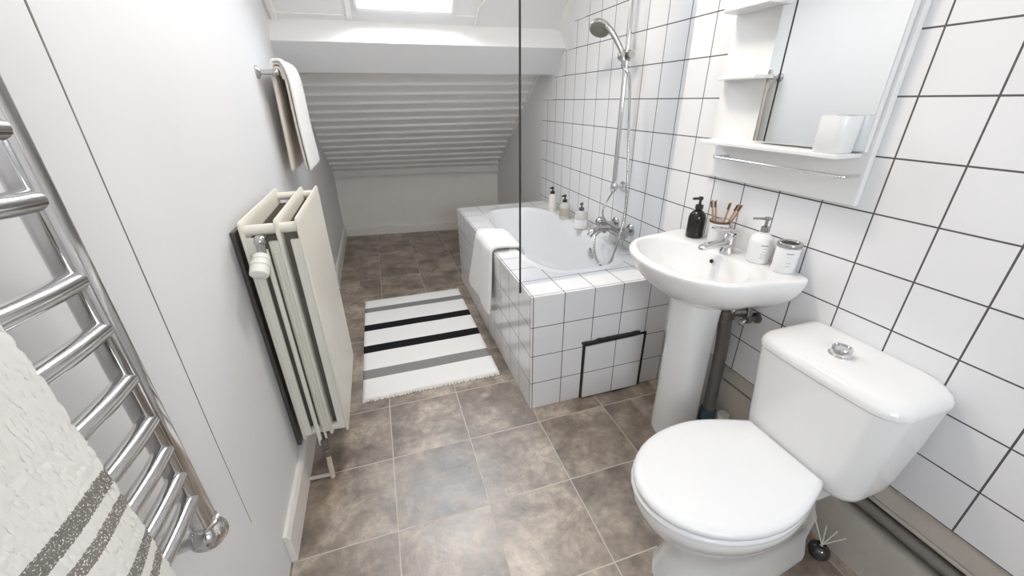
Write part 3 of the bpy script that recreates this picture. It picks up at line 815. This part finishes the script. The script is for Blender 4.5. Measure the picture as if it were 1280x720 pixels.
for (dx, dy), (ex_, ey_), lb in br:
    a = V((cx_ + dx * 0.6, cy_ + dy * 0.6, ZT + 0.0135)); b = V((cx_ + ex_, cy_ + ey_, ZT + 0.163))
    t = thing('toothbrush', lb, 'toothbrush', tuple(a), 'bamboo toothbrushes in the cup')
    bm = B(); tube(bm, smooth_path([a, a.lerp(b, .5), a.lerp(b, .8), b], 4), 0.0032, 8); obj('handle', bm, M['bamboo'], t)
    d = (b - a).normalized(); q = V((-1, 0.3, 0)); q = (q - d * q.dot(d)).normalized(); s_ = d.cross(q)
    bm = B(); p0 = b - d * 0.026 + q * 0.0015; p1 = b - d * 0.003 + q * 0.0015
    hexa(bm, [p0 - s_ * .003, p0 + s_ * .003, p0 + s_ * .0025 + q * .0045, p0 - s_ * .0025 + q * .0045], [p1 - s_ * .003, p1 + s_ * .003, p1 + s_ * .0025 + q * .0045, p1 - s_ * .0025 + q * .0045])
    obj('bristles', bm, M['bristle'], t)
# white lotion dispenser
dx_, dy_ = 1.203, 0.967
ds = bottle('lotion_dispenser', 'white pump dispenser with printed lines beside the basin tap', (dx_, dy_), ZT, [(0.033, 0), (0.036, 0.004), (0.0365, 0.072), (0.033, 0.086), (0.022, 0.095), (0.014, 0.098), (0.014, 0.104)], M['potwhite'])
bm = B(); lathe(bm, [(0.0125, ZT + 0.103), (0.0125, ZT + 0.122), (0.008, ZT + 0.124), (0.005, ZT + 0.126), (0.005, ZT + 0.146)], (dx_, dy_, 0), seg=20)
tube(bm, [(dx_ + 0.01, dy_ - 0.004, ZT + 0.149), (dx_ - 0.040, dy_ + 0.018, ZT + 0.149)], 0.0042, 10); lathe(bm, [(0.009, ZT + 0.144), (0.009, ZT + 0.153), (0.007, ZT + 0.155)], (dx_, dy_, 0), seg=16)
obj('pump', bm, M['greylid'], ds, label='grey metal pump')
def arc_marks(parent, c, r, rows, a0):
    """thin printed bars wrapped on a round body: rows of (z, a_from, a_to, height)"""
    bm = B()
    for z, f, t_, h in rows:
        n = 8; lo, hi = [], []
        for i in range(n + 1):
            a = a0 + f + (t_ - f) * i / n
            for l, zz in ((lo, z), (hi, z + h)):
                l.append(bm.verts.new((c[0] + r * math.cos(a), c[1] + r * math.sin(a), zz)))
        for i in range(n): bm.faces.new((lo[i], lo[i + 1], hi[i + 1], hi[i]))
    return obj('printed_text', bm, M['label'], parent, smooth=False, recalc=False)
A0 = math.atan2(-dy_, -dx_)
arc_marks(ds, (dx_, dy_), 0.03675, [(ZT + 0.064, 0.05, 0.65, 0.0035), (ZT + 0.054, 0.2, 0.60, 0.0012), (ZT + 0.044, 0.2, 0.55, 0.0012), (ZT + 0.034, 0.15, 0.65, 0.0014), (ZT + 0.027, 0.15, 0.62, 0.0012), (ZT + 0.020, 0.15, 0.5, 0.0012)], A0)
# white jar with grey lid
jx, jy = 1.208, 0.872
jr = bottle('lidded_jar', 'white jar with grey lid at the near end of the washbasin ledge', (jx, jy), ZT, [(0.031, 0), (0.034, 0.004), (0.034, 0.080), (0.032, 0.084)], M['potwhite'], cat='jar')
bm = B(); lathe(bm, [(0.0345, ZT + 0.083), (0.0360, ZT + 0.086), (0.0360, ZT + 0.094), (0.034, ZT + 0.097), (0.027, ZT + 0.0965), (0.025, ZT + 0.093), (0.0, ZT + 0.093)], (jx, jy, 0), seg=32)
jl = obj('lid', bm, M['greylid'], jr)
bm = B(); lathe(bm, [(0.024, ZT + 0.0932), (0.024, ZT + 0.0942), (0.0, ZT + 0.0942)], (jx, jy, 0), seg=28); obj('lid_inset', bm, M['dark'], jl, label='dark inset of the lid')
arc_marks(jr, (jx, jy), 0.03425, [(ZT + 0.066, 0.0, 0.6, 0.003), (ZT + 0.056, 0.1, 0.25, 0.0012), (ZT + 0.036, 0.15, 0.55, 0.0014), (ZT + 0.026, 0.15, 0.5, 0.0014)], math.atan2(-jy, -jx))

# pipes under the basin
wp = thing('waste_pipe', 'dark grey waste pipe running down behind the pedestal', 'pipe', (1.19, 1.02, 0.05))
bm = B(); tube(bm, smooth_path([(1.185, 1.025, 0.652), (1.19, 1.022, 0.60), (1.195, 1.01, 0.45), (1.195, 1.003, 0.30), (1.198, 1.0, 0.16)], 6), 0.024, 18)
obj('pipe', bm, M['wastepipe'], wp)
bm = B(); lathe(bm, [(0.028, 0.165), (0.031, 0.16), (0.031, 0.10), (0.027, 0.09), (0.027, 0.0)], (1.195, 1.0, 0), seg=22); obj('floor_socket', bm, M['bluefit'], wp, label='blue green pipe socket')
bm = B(); lathe(bm, [(0.026, -0.02), (0.032, -0.015), (0.032, 0.015), (0.026, 0.02)], (1.188, 1.022, 0.615), (0.1, -0.04, -1), 18)
tube(bm, [(1.188, 1.022, 0.630), (1.21, 0.985, 0.638), (1.235, 0.965, 0.638)], 0.021, 16); obj('trap_joint', bm, M['brass'], wp)
for (y, z, lb) in ((0.995, 0.645, 'dull angle valve under the basin, upper one'), (0.945, 0.622, 'dull angle valve under the basin, lower one nearest the toilet')):
    t = thing('angle_valve', lb, 'valve', (XR, y, z))
    bm = B(); lathe(bm, [(0.02, 0.0), (0.02, 0.005), (0.01, 0.008), (0.01, 0.035), (0.014, 0.037), (0.014, 0.055)], (XR, y, z), (-1, 0, 0), 18)
    obj('body', bm, M['brass'], t)
    bm = B(); lathe(bm, [(0.006, 0.0), (0.006, 0.012), (0.012, 0.014), (0.012, 0.026), (0.008, 0.028)], (XR - 0.052, y, z), (-1, 0, -0.35), 14); obj('knob', bm, M['chrome'], t)
    bm = B(); tube(bm, smooth_path([(XR - 0.045, y, z + 0.01), (XR - 0.045, y + 0.005, z + 0.05), (XR - 0.05, y + 0.03, z + 0.09)], 5), 0.0055, 8); obj('supply_tube', bm, M['dchrome'], t)
fs = thing('floor_stub', 'short pale plastic pipe stub on the floor behind the pedestal', 'pipe', (1.235, 0.955, 0))
bm = B(); lathe(bm, [(0.021, 0.0), (0.021, 0.15), (0.023, 0.152), (0.023, 0.165), (0.018, 0.165), (0.018, 0.15)], (1.228, 0.95, 0), seg=20); obj('tube', bm, M['valvew'], fs)
bm = B(); tube(bm, [(1.228, 0.95, 0.12), (1.19, 0.93, 0.10)], 0.010, 12); obj('side_nozzle', bm, M['chrome'], fs)

# ------------------------------------------------------------------ toilet
TY = 0.567
to = thing('toilet', 'white close coupled toilet with closed lid against the tiled wall', 'toilet', (0.9, TY, 0))
NT = 80
def egg(xf, xb, hw, hb, z, xm=None, n=NT, yc=TY):
    """plan outline: round front at xf, straight back (half width hb) at xb"""
    xm = xm if xm is not None else xf + (xb - xf) * 0.53
    pts = []
    k = n // 2
    for i in range(k + 1):                   # from back right round the front to back left
        t = i / k
        if t < 0.28:
            s = t / 0.28; x = xb + (xm - xb) * s
            y = hb + (hw - hb) * math.sin(s * PI / 2) ** 1.0
            y = -y
        elif t <= 0.72:
            a = (t - 0.28) / 0.44 * PI
            x = xm - (xm - xf) * math.sin(a) ; y = -hw * math.cos(a)
        else:
            s = (1 - t) / 0.28; x = xb + (xm - xb) * s
            y = hb + (hw - hb) * math.sin(s * PI / 2)
        pts.append(V((x, yc + y, z)))
    m = n - k - 1
    for i in range(1, m + 1):                # close along the back
        q = i / (m + 1); pts.append(V((xb, yc + hb - 2 * hb * q, z)))
    return pts
bm = B()
rings = [egg(0.640, 1.13, 0.118, 0.10, 0.0), egg(0.640, 1.13, 0.116, 0.10, 0.03), egg(0.662, 1.12, 0.098, 0.09, 0.10), egg(0.655, 1.10, 0.104, 0.10, 0.18), egg(0.615, 1.08, 0.130, 0.11, 0.245),
         egg(0.562, 1.04, 0.162, 0.112, 0.31), egg(0.538, 1.02, 0.178, 0.116, 0.36), egg(0.532, 1.015, 0.182, 0.117, 0.385), egg(0.538, 1.01, 0.178, 0.114, 0.397)]
ring_loft(bm, rings)
box(bm, 0.98, XR - 0.01, TY - 0.095, TY + 0.095, 0.30, 0.390)
obj('bowl', bm, M['ceramic'], to, angle=60, mods=[('BEVEL', dict(width=0.012, segments=3, limit_method='ANGLE', angle_limit=math.radians(50)))])
bm = B()
ring_loft(bm, [egg(0.531, 1.0, 0.181, 0.116, 0.398), egg(0.526, 1.004, 0.185, 0.119, 0.403), egg(0.527, 1.004, 0.184, 0.119, 0.411), egg(0.534, 1.0, 0.178, 0.115, 0.415)])
obj('seat', bm, M['lidw'], to, angle=60)
bm = B()
ring_loft(bm, [egg(0.536, 1.006, 0.178, 0.116, 0.4165), egg(0.530, 1.009, 0.183, 0.121, 0.421), egg(0.530, 1.009, 0.183, 0.121, 0.429), egg(0.536, 1.006, 0.178, 0.117, 0.436), egg(0.553, 0.995, 0.164, 0.108, 0.440), egg(0.62, 0.94, 0.11, 0.08, 0.4425), egg(0.70, 0.87, 0.05, 0.03, 0.443)])
lid_ = obj('lid', bm, M['lidw'], to, angle=60)
for s in (-1, 1):
    bm = B(); tube(bm, [(1.012, TY + s * 0.075 - 0.018, 0.412), (1.012, TY + s * 0.075 + 0.018, 0.412)], 0.010, 14)
    obj('hinge', bm, M['lidw'], lid_)
def tank_ring(z, xf, ya, yb, r, xb=XR - 0.004, bow=0.010):
    pts = rrect(xf, xb, ya, yb, r, 8, [0.012, r, r, min(0.045, r)])
    o = []
    # extra points along the front edge so that it can bow outwards
    for k, (x, y) in enumerate(pts):
        o.append((x, y))
        if k == 17:
            (x2, y2) = pts[k + 1]
            for q in range(1, 9): o.append((x + (x2 - x) * q / 9, y + (y2 - y) * q / 9))
    yc = (ya + yb) / 2; h = (yb - ya) / 2
    return [V((x - bow * max(0.0, 1 - ((y - yc) / h) ** 2) * (1 if x < (xf + xb) / 2 else 0), y, z)) for x, y in o]
bm = B()
ring_loft(bm, [tank_ring(0.389, 1.055, 0.42, 0.700, 0.03, 1.15), tank_ring(0.391, 1.036, 0.402, 0.718, 0.045, 1.175), tank_ring(0.397, 1.028, 0.394, 0.727, 0.05, 1.19), tank_ring(0.412, 1.0245, 0.390, 0.731, 0.052, 1.20), tank_ring(0.445, 1.024, 0.388, 0.734, 0.053, 1.215), tank_ring(0.56, 1.025, 0.383, 0.748, 0.055, 1.24), tank_ring(0.682, 1.027, 0.377, 0.763, 0.055)])
tank_ = obj('tank', bm, M['ceramic'], to, angle=50)
bm = B()
ring_loft(bm, [tank_ring(0.6835, 1.028, 0.378, 0.763, 0.055), tank_ring(0.685, 1.0245, 0.3745, 0.7665, 0.057), tank_ring(0.693, 1.024, 0.374, 0.767, 0.058), tank_ring(0.702, 1.026, 0.377, 0.765, 0.058), tank_ring(0.711, 1.032, 0.385, 0.758, 0.057), tank_ring(0.718, 1.042, 0.397, 0.748, 0.055), tank_ring(0.7225, 1.057, 0.413, 0.733, 0.048), tank_ring(0.725, 1.08, 0.435, 0.71, 0.04, XR - 0.012), tank_ring(0.7265, 1.11, 0.47, 0.67, 0.03, XR - 0.03)])
obj('tank_lid', bm, M['ceramic'], tank_, angle=50)
bm = B()
lathe(bm, [(0.028, 0.7255), (0.028, 0.729), (0.024, 0.732), (0.0235, 0.748), (0.0215, 0.751), (0.018, 0.7515), (0.0172, 0.7475), (0.0, 0.7475)], (1.120, 0.583, 0), seg=32)
obj('flush_button', bm, M['chrome'], tank_, label='chrome flush button')

# ------------------------------------------------------------------ low pipes along the right wall
for (z, x, r, mt, lb, nm) in ((0.212, XR + 0.042, 0.021, 'pipegrey', 'thick grey pipe low along the tiled wall, in the dark slot', 'wall_pipe'),
                              (0.264, XR + 0.026, 0.011, 'plaster', 'thin pale pipe above the thick grey one, low by the toilet', 'wall_pipe')):
    bm = B(); tube(bm, [(x, YN + 0.01, z - 0.0), (x, 0.79, z)], r, 18)
    obj(nm, bm, M[mt], loc=(x, 0.3, z), label=lb, cat='pipe', group='pipes along the right wall')

# reed diffuser on the floor
fx_, fy_ = 1.192, 0.466
rd = thing('reed_diffuser', 'small dark round vessel with pale reeds on the floor by the toilet', 'diffuser', (fx_, fy_, 0))
bm = B(); lathe(bm, [(0.016, 0.0), (0.025, 0.003), (0.031, 0.018), (0.029, 0.034), (0.019, 0.044), (0.012, 0.047), (0.013, 0.053), (0.011, 0.053), (0.010, 0.045), (0.0, 0.042)], (fx_, fy_, 0), seg=28)
obj('vessel', bm, M['darkglass'], rd)
for dx, dy in ((-0.004, 0.046), (0.004, 0.012), (0.018, -0.012), (0.020, -0.036)):
    bm = B(); tube(bm, [(fx_ - dx * .1, fy_ - dy * .1, 0.042), (fx_ + dx, fy_ + dy, 0.125)], 0.0021, 8); obj('reed', bm, M['reed'], rd)

# ------------------------------------------------------------------ mirror shelf unit
ms = thing('mirror_unit', 'white wall unit with mirror, small side shelves and long bottom shelf', 'mirror cabinet', (XR, 1.02, 1.08))
MB0, MB1, MZ0, MZ1 = 0.748, 1.315, 1.083, 1.78
bm = B(); box(bm, XR - 0.020, XR - 0.001, MB0, MB1, MZ0, MZ1)
obj('back_board', bm, M['white'], ms, smooth=False, bevel=0.003)
# mirror door, standing open by a couple of degrees at its far edge
mw0, mw1, mz0, mz1 = 0.758, 1.100, 1.226, 1.74
th = MIRROR_TILT = math.radians(2.6)
def mpt(y, z, h):
    """y along the mirror from its near hinge, h = distance out from the board"""
    l = y - mw0
    return V((XR - 0.022 - h * math.cos(th) - l * math.sin(th), mw0 + l * math.cos(th) - h * math.sin(th), z))
bm = B(); hexa(bm, [mpt(mw0, mz0, 0), mpt(mw1, mz0, 0), mpt(mw1, mz1, 0), mpt(mw0, mz1, 0)], [mpt(mw0, mz0, .014), mpt(mw1, mz0, .014), mpt(mw1, mz1, .014), mpt(mw0, mz1, .014)])
md = obj('mirror_door', bm, M['white'], ms, smooth=False, bevel=0.001)
bm = B(); hexa(bm, [mpt(mw0 + .004, mz0 + .004, .0138), mpt(mw1 - .003, mz0 + .004, .0138), mpt(mw1 - .003, mz1 - .004, .0138), mpt(mw0 + .004, mz1 - .004, .0138)],
               [mpt(mw0 + .004, mz0 + .004, .017), mpt(mw1 - .003, mz0 + .004, .017), mpt(mw1 - .003, mz1 - .004, .017), mpt(mw0 + .004, mz1 - .004, .017)])
obj('mirror_glass', bm, M['mirror'], md, smooth=False, label='mirror glass')
def shelf(y0, y1, z, dep, t=0.012, skew=0.0):
    pl = [(XR - 0.019, y0), (XR - 0.019, y1)] 
    bm = B()
    out = [(XR - 0.019, y0), (XR - dep, y0), (XR - dep, y1 - skew), (XR - dep + 0.02, y1 - skew * 0.4), (XR - 0.045, y1), (XR - 0.019, y1)]
    hexa(bm, [(x, y, z - t) for x, y in out], [(x, y, z) for x, y in out])
    return obj('shelf', bm, M['white'], ms, smooth=False, bevel=0.002)
shelf(1.104, MB1 - 0.01, 1.425, 0.095, 0.011, 0.055)
shelf(1.104, MB1 - 0.01, 1.625, 0.105, 0.013, 0.03)
shelf(0.772, 1.285, 1.222, 0.115, 0.012, 0.02)
bm = B(); RX2 = XR - 0.085
tube(bm, smooth_path([(XR - 0.02, 1.215, 1.165), (RX2 + 0.01, 1.213, 1.165), (RX2, 1.195, 1.165), (RX2, 0.985, 1.165), (RX2, 0.78, 1.165), (RX2 + 0.01, 0.764, 1.165), (XR - 0.02, 0.763, 1.165)], 6), 0.005, 10)
obj('towel_rail', bm, M['chrome'], ms, label='thin chrome rail under the long shelf')
# tumbler on the long shelf
gx, gyy, gz = 1.184, 0.818, 1.2225
tb = thing('tumbler', 'white tumbler on the long shelf in front of the mirror', 'cup', (gx, gyy, gz))
bm = B()
def rr_ring(h, s, r): return [V((x, y, h)) for x, y in rrect(gx - s, gx + s, gyy - s, gyy + s, r, 6)]
ring_loft(bm, [rr_ring(gz, .036, .022), rr_ring(gz + .004, .0385, .024), rr_ring(gz + .090, .040, .024), rr_ring(gz + .092, .0395, .024), rr_ring(gz + .092, .0375, .023), rr_ring(gz + .010, .035, .021)])
obj('cup_body', bm, M['white'], tb)

# ------------------------------------------------------------------ panel radiator on the left wall
RY0, RY1, RZ0, RZ1 = 1.315, 1.865, 0.195, 1.046
bm = B(); box(bm, XL + 0.001, XL + 0.014, RY0 + 0.035, RY1 - 0.01, 0.15, RZ1 - 0.036)
obj('backing_board', bm, M['board'], loc=(XL, RY0 + 0.3, 0.15), smooth=False, bevel=0.002, label='dark board fixed to the wall behind the cream radiator', cat='board')
bm = None
ra = thing('panel_radiator', 'cream enamelled three panel radiator on the left wall', 'radiator', (-0.35, 1.59, RZ0))
def rad_panel(nm, x, t):
    """flat water panel with rounded, chamfered rim"""
    bm = B()
    def rr(xx, ins): return [V((xx, y, z)) for y, z in rrect(RY0 + ins, RY1 - ins, RZ0 + ins, RZ1 - ins, 0.012, 4)]
    ring_loft(bm, [rr(x, 0.014), rr(x + 0.002, 0.004), rr(x + t * 0.35, 0.0), rr(x + t * 0.65, 0.0), rr(x + t - 0.002, 0.004), rr(x + t, 0.016)])
    return obj(nm, bm, M['radiator'], ra, angle=30)
PXS = (-0.416, -0.322, -0.264)
rad_panel('back_panel', PXS[0], 0.016); rad_panel('middle_panel', PXS[1], 0.016); rad_panel('front_panel', PXS[2], 0.014)
# pressed cover flanges at the near end of each panel and convector sheet inside
for xa, xb, zt in ((PXS[0] + 0.002, PXS[0] + 0.036, 0.05), (PXS[1] - 0.024, PXS[1] + 0.014, 0.065), (PXS[2] - 0.022, PXS[2] + 0.010, 0.065)):
    bm = B(); box(bm, xa, xb, RY0 + 0.003, RY0 + 0.014, RZ0 + 0.02, RZ1 - zt)
    obj('end_flange', bm, M['radiator'], ra, smooth=False, bevel=0.003)
bm = B()
for k in range(26):
    y = RY0 + 0.03 + k * 0.0192
    box(bm, PXS[0] + 0.016, PXS[1], y, y + 0.003, RZ0 + 0.03, RZ1 - 0.056)
    box(bm, PXS[1] + 0.016, PXS[2], y + 0.006, y + 0.009, RZ0 + 0.03, RZ1 - 0.045)
obj('convector_fins', bm, M['radin'], ra, smooth=False)
for i, y in enumerate((RY0 + 0.022, RY1 - 0.03)):
    for z in (RZ0 + 0.028, RZ1 - 0.030):
        bm = B(); tube(bm, [(PXS[0] + 0.008, y, z), (PXS[2] + 0.006, y, z)], 0.016, 16); obj('header_tube', bm, M['radiator'], ra)
for z in (RZ0 + 0.1, RZ1 - 0.1):
    for y in (RY0 + 0.12, RY1 - 0.1):
        bm = B(); box(bm, XL + 0.016, PXS[0] + 0.002, y, y + 0.03, z - 0.02, z + 0.02)
        obj('wall_bracket', bm, M['radin'], ra, smooth=False)
# thermostatic valve near the top, pipe down to the floor
vx, vy = -0.352, RY0 - 0.012
bm = B(); lathe(bm, [(0.013, 0.0), (0.013, 0.02), (0.016, 0.022), (0.016, 0.034), (0.010, 0.036), (0.010, 0.045)], (vx - 0.01, vy + 0.03, RZ1 - 0.054), (0, -1, 0), 18)
sphere(bm, (vx - 0.01, vy - 0.004, RZ1 - 0.056), 0.016)
tube(bm, [(vx - 0.01, vy - 0.004, RZ1 - 0.056), (vx - 0.012, vy - 0.008, RZ1 - 0.111)], 0.012, 14)
obj('valve_body', bm, M['dchrome'], ra)
bm = B(); c = (vx - 0.014, vy - 0.012, RZ1 - 0.101); ax = (-0.10, -0.75, -0.60)
lathe(bm, [(0.019, -0.004), (0.023, 0.0), (0.023, 0.012), (0.0205, 0.013), (0.0205, 0.018), (0.025, 0.019), (0.0265, 0.034), (0.0235, 0.035), (0.0235, 0.039), (0.0265, 0.040), (0.025, 0.062), (0.020, 0.066), (0.0, 0.067)], c, ax, 28)
obj('thermostat_head', bm, M['valvew'], ra)
bm = B(); tube(bm, [(vx - 0.004, vy + 0.005, RZ1 - 0.086), (vx - 0.004, vy + 0.004, 0.17), ], 0.0075, 12)
tube(bm, [(vx + 0.018, vy + 0.006, RZ1 - 0.096), (vx + 0.018, vy + 0.006, 0.19)], 0.004, 10)
obj('riser_pipe', bm, M['radiator'], ra)
bm = B(); lathe(bm, [(0.013, 0.0), (0.016, -0.01), (0.016, -0.035), (0.012, -0.04), (0.012, -0.055), (0.015, -0.058), (0.015, -0.085), (0.009, -0.09)], (vx + 0.008, vy + 0.006, 0.195), seg=18)
obj('lower_valve', bm, M['brass'], ra)
bm = B(); tube(bm, [(vx + 0.008, vy + 0.006, 0.12), (vx + 0.006, vy - 0.006, 0.0)], 0.0095, 14); obj('floor_pipe', bm, M['creampipe'], ra)
bm = B(); tube(bm, [(XL + 0.02, vy + 0.002, 0.012), (vx, vy - 0.002, 0.012)], 0.008, 12); obj('floor_branch', bm, M['creampipe'], ra)

# ------------------------------------------------------------------ towel bar on the left wall with a folded towel
BYA, BYB, BARZ, BARX = 2.25, 2.80, 1.482, XL + 0.075
bar = thing('towel_bar', 'chrome towel bar on the left wall above the radiator', 'towel bar', (XL, BYA, BARZ))
for y in (BYA, BYB):
    bm = B(); lathe(bm, [(0.027, 0.0), (0.027, 0.005), (0.018, 0.012), (0.0105, 0.018), (0.0105, 0.075)], (XL, y, BARZ), (1, 0, 0), 24)
    sphere(bm, (BARX, y, BARZ), 0.014)
    obj('wall_mount', bm, M['dchrome'], bar)
bm = B(); tube(bm, [(BARX, BYA - 0.004, BARZ), (BARX, BYB + 0.004, BARZ)], 0.0095, 16); obj('bar', bm, M['dchrome'], bar)
ht_ = thing('hanging_towel', 'folded white towel hanging over the chrome bar on the left wall', 'towel', (BARX, 2.5, BARZ))
drape('back_layer', [(BARX - 0.030, 1.045), (BARX - 0.026, 1.20), (BARX - 0.023, 1.35), (BARX - 0.020, 1.455), (BARX - 0.012, 1.492), (BARX + 0.004, 1.501), (BARX + 0.016, 1.490), (BARX + 0.022, 1.455)],
      2.285, 2.66, 'y', M['towelbeige'], ht_, thick=0.016, wav=0.005, seed=1.3)
drape('inner_layer', [(BARX - 0.019, 1.40), (BARX - 0.021, 1.47), (BARX - 0.012, 1.508), (BARX + 0.006, 1.517), (BARX + 0.020, 1.505), (BARX + 0.028, 1.44), (BARX + 0.029, 1.25), (BARX + 0.034, 1.05)],
      2.28, 2.66, 'y', M['towelbeige'], ht_, thick=0.012, wav=0.005, seed=2.4)
drape('front_layer', [(BARX - 0.028, 1.47), (BARX - 0.014, 1.524), (BARX + 0.008, 1.532), (BARX + 0.028, 1.522), (BARX + 0.044, 1.45), (BARX + 0.047, 1.25), (BARX + 0.055, 1.045)],
      2.27, 2.665, 'y', M['towel'], ht_, thick=0.014, wav=0.006, seed=5.1)

# ------------------------------------------------------------------ ladder towel radiator in the foreground
LX, LY1, LY0 = -0.382, 0.612, 0.04
lr = thing('heated_towel_rail', 'chrome ladder towel radiator on the left wall in the foreground', 'towel radiator', (LX, 0.33, 0.66))
for y in (LY1, LY0):
    bm = B()
    pr = [(x, y_) for x, y_ in rrect(-0.017, 0.017, -0.019, 0.019, 0.013, 6)]
    ring_loft(bm, [[V((LX + a, y + b, z)) for a, b in pr] for z in (0.685, 2.02)])
    post = obj('post', bm, M['ladder'], lr, angle=30)
    bm = B(); lathe(bm, [(0.0185, 0.0), (0.022, -0.002), (0.022, -0.008), (0.019, -0.010)], (LX, y, 0.692), seg=24); obj('collar', bm, M['ladder'], post)
    bm = B(); sphere(bm, (LX, y - 0.004, 0.660), 0.0275); lathe(bm, [(0.022, -0.02), (0.0225, 0.0), (0.0225, 0.022), (0.019, 0.026), (0.0, 0.026)], (LX, y - 0.004, 0.660), (0.15, 0.75, -0.55), 24)
    obj('valve', bm, M['ladder'], lr)
    bm = B(); tube(bm, [(LX, y - 0.004, 0.660), (LX - 0.045, y - 0.012, 0.660), (XL + 0.004, y - 0.012, 0.660)], 0.014, 16)
    lathe(bm, [(0.027, 0.0), (0.027, 0.006), (0.018, 0.012)], (XL + 0.0045, y - 0.012, 0.660), (1, 0, 0), 20); obj('wall_union', bm, M['ladder'], lr)
    for z in (1.95,):
        bm = B(); tube(bm, [(LX, y, z), (XL + 0.005, y, z)], 0.010, 14); obj('wall_bracket', bm, M['ladder'], lr)
RUNGS = [1.90, 1.83, 1.76, 1.60, 1.53, 1.46, 1.338, 1.262, 1.161, 1.090, 1.008, 0.932, 0.872, 0.815, 0.760]
for z in RUNGS:
    dz = 0.05 if z < 1.5 else 0.0
    bm = B(); tube(bm, smooth_path([(LX + 0.004, LY1 - 0.012, z), (LX + 0.010, LY1 - 0.10, z + dz * .15), (LX + 0.012, 0.33, z + dz * .5), (LX + 0.010, LY0 + 0.10, z + dz * .85), (LX + 0.004, LY0 + 0.012, z + dz)], 4), 0.0132, 16)
    obj('rung', bm, M['ladder'], lr)

# terry towel over a rung
TZ = 1.161
pth = [(LX - 0.020, 0.86), (LX - 0.018, 1.0), (LX - 0.016, 1.13), (LX - 0.010, 1.196), (LX + 0.002, 1.224), (LX + 0.020, 1.229), (LX + 0.037, 1.212), (LX + 0.046, 1.155), (LX + 0.050, 1.06), (LX + 0.054, 0.98), (LX + 0.056, 0.90), (LX + 0.056, 0.82), (LX + 0.055, 0.745)]
drape('terry_towel', pth, 0.10, 0.428, 'y', M['terry'], thick=0.010, ny=230, res=24, wav=0.022, seed=12.0, fuzz=0.0017, loc=(LX + .02, 0.27, TZ),
      label='thick white terry towel with grey stripes over the chrome ladder radiator', cat='towel')

# ------------------------------------------------------------------ light
w = bpy.data.worlds.new('daylight'); SC.world = w; w.use_nodes = True
nt = w.node_tree; bg = nt.nodes['Background']
bg.inputs[0].default_value = (0.93, 0.965, 1.0, 1); bg.inputs[1].default_value = 24.0
def portal(nm, loc, target, sx, sy):
    ld = bpy.data.lights.new(nm, 'AREA'); ld.shape = 'RECTANGLE'; ld.size = sx; ld.size_y = sy; ld.cycles.is_portal = True
    o = bpy.data.objects.new(nm, ld); COL.objects.link(o); o.location = loc
    o.rotation_euler = (V(target) - V(loc)).to_track_quat('-Z', 'Y').to_euler(); o['kind'] = 'helper'
yc = (SYA + SYB) / 2; pc = on_slope((SX0 + SX1) / 2, yc, -0.20); pt = on_slope((SX0 + SX1) / 2, yc, 1.0)
portal('roof_window_portal', pc, pt, SX1 - SX0 + 0.1, 0.95)
portal('fill_window_portal', ((wx0 + wx1) / 2, YN - 0.14, (wz0 + wz1) / 2), ((wx0 + wx1) / 2, 1.0, (wz0 + wz1) / 2), 0.85, 0.85)
M['lamp'].node_tree.nodes['Principled BSDF'].inputs['Emission Strength'].default_value = 86.0

# ------------------------------------------------------------------ camera
cd = bpy.data.cameras.new('camera'); cam = bpy.data.objects.new('camera', cd); COL.objects.link(cam)
cd.sensor_width = 36.0; cd.lens = 498.84 / 1280 * 36.0; cd.clip_start = 0.02
R_ = ((0.9505, 0.2768, 0.1409), (-0.3105, 0.8611, 0.4025), (-0.0099, -0.4264, 0.9045))
m = Matrix.Identity(4)
for i in range(3):
    m[i][0] = R_[i][0]; m[i][1] = R_[i][2]; m[i][2] = -R_[i][1]
m.translation = V((0, 0, EYE))
cam.matrix_world = m
SC.camera = cam

vs = SC.view_settings
vs.view_transform = 'Standard'; vs.look = 'None'; vs.gamma = 1.0; vs.exposure = EXPO; vs.use_curve_mapping = False
SC.cycles.use_denoising = True
SC.cycles.max_bounces = 12
SC.cycles.diffuse_bounces = 9
SC.cycles.glossy_bounces = 5
SC.cycles.sample_clamp_indirect = 8.0
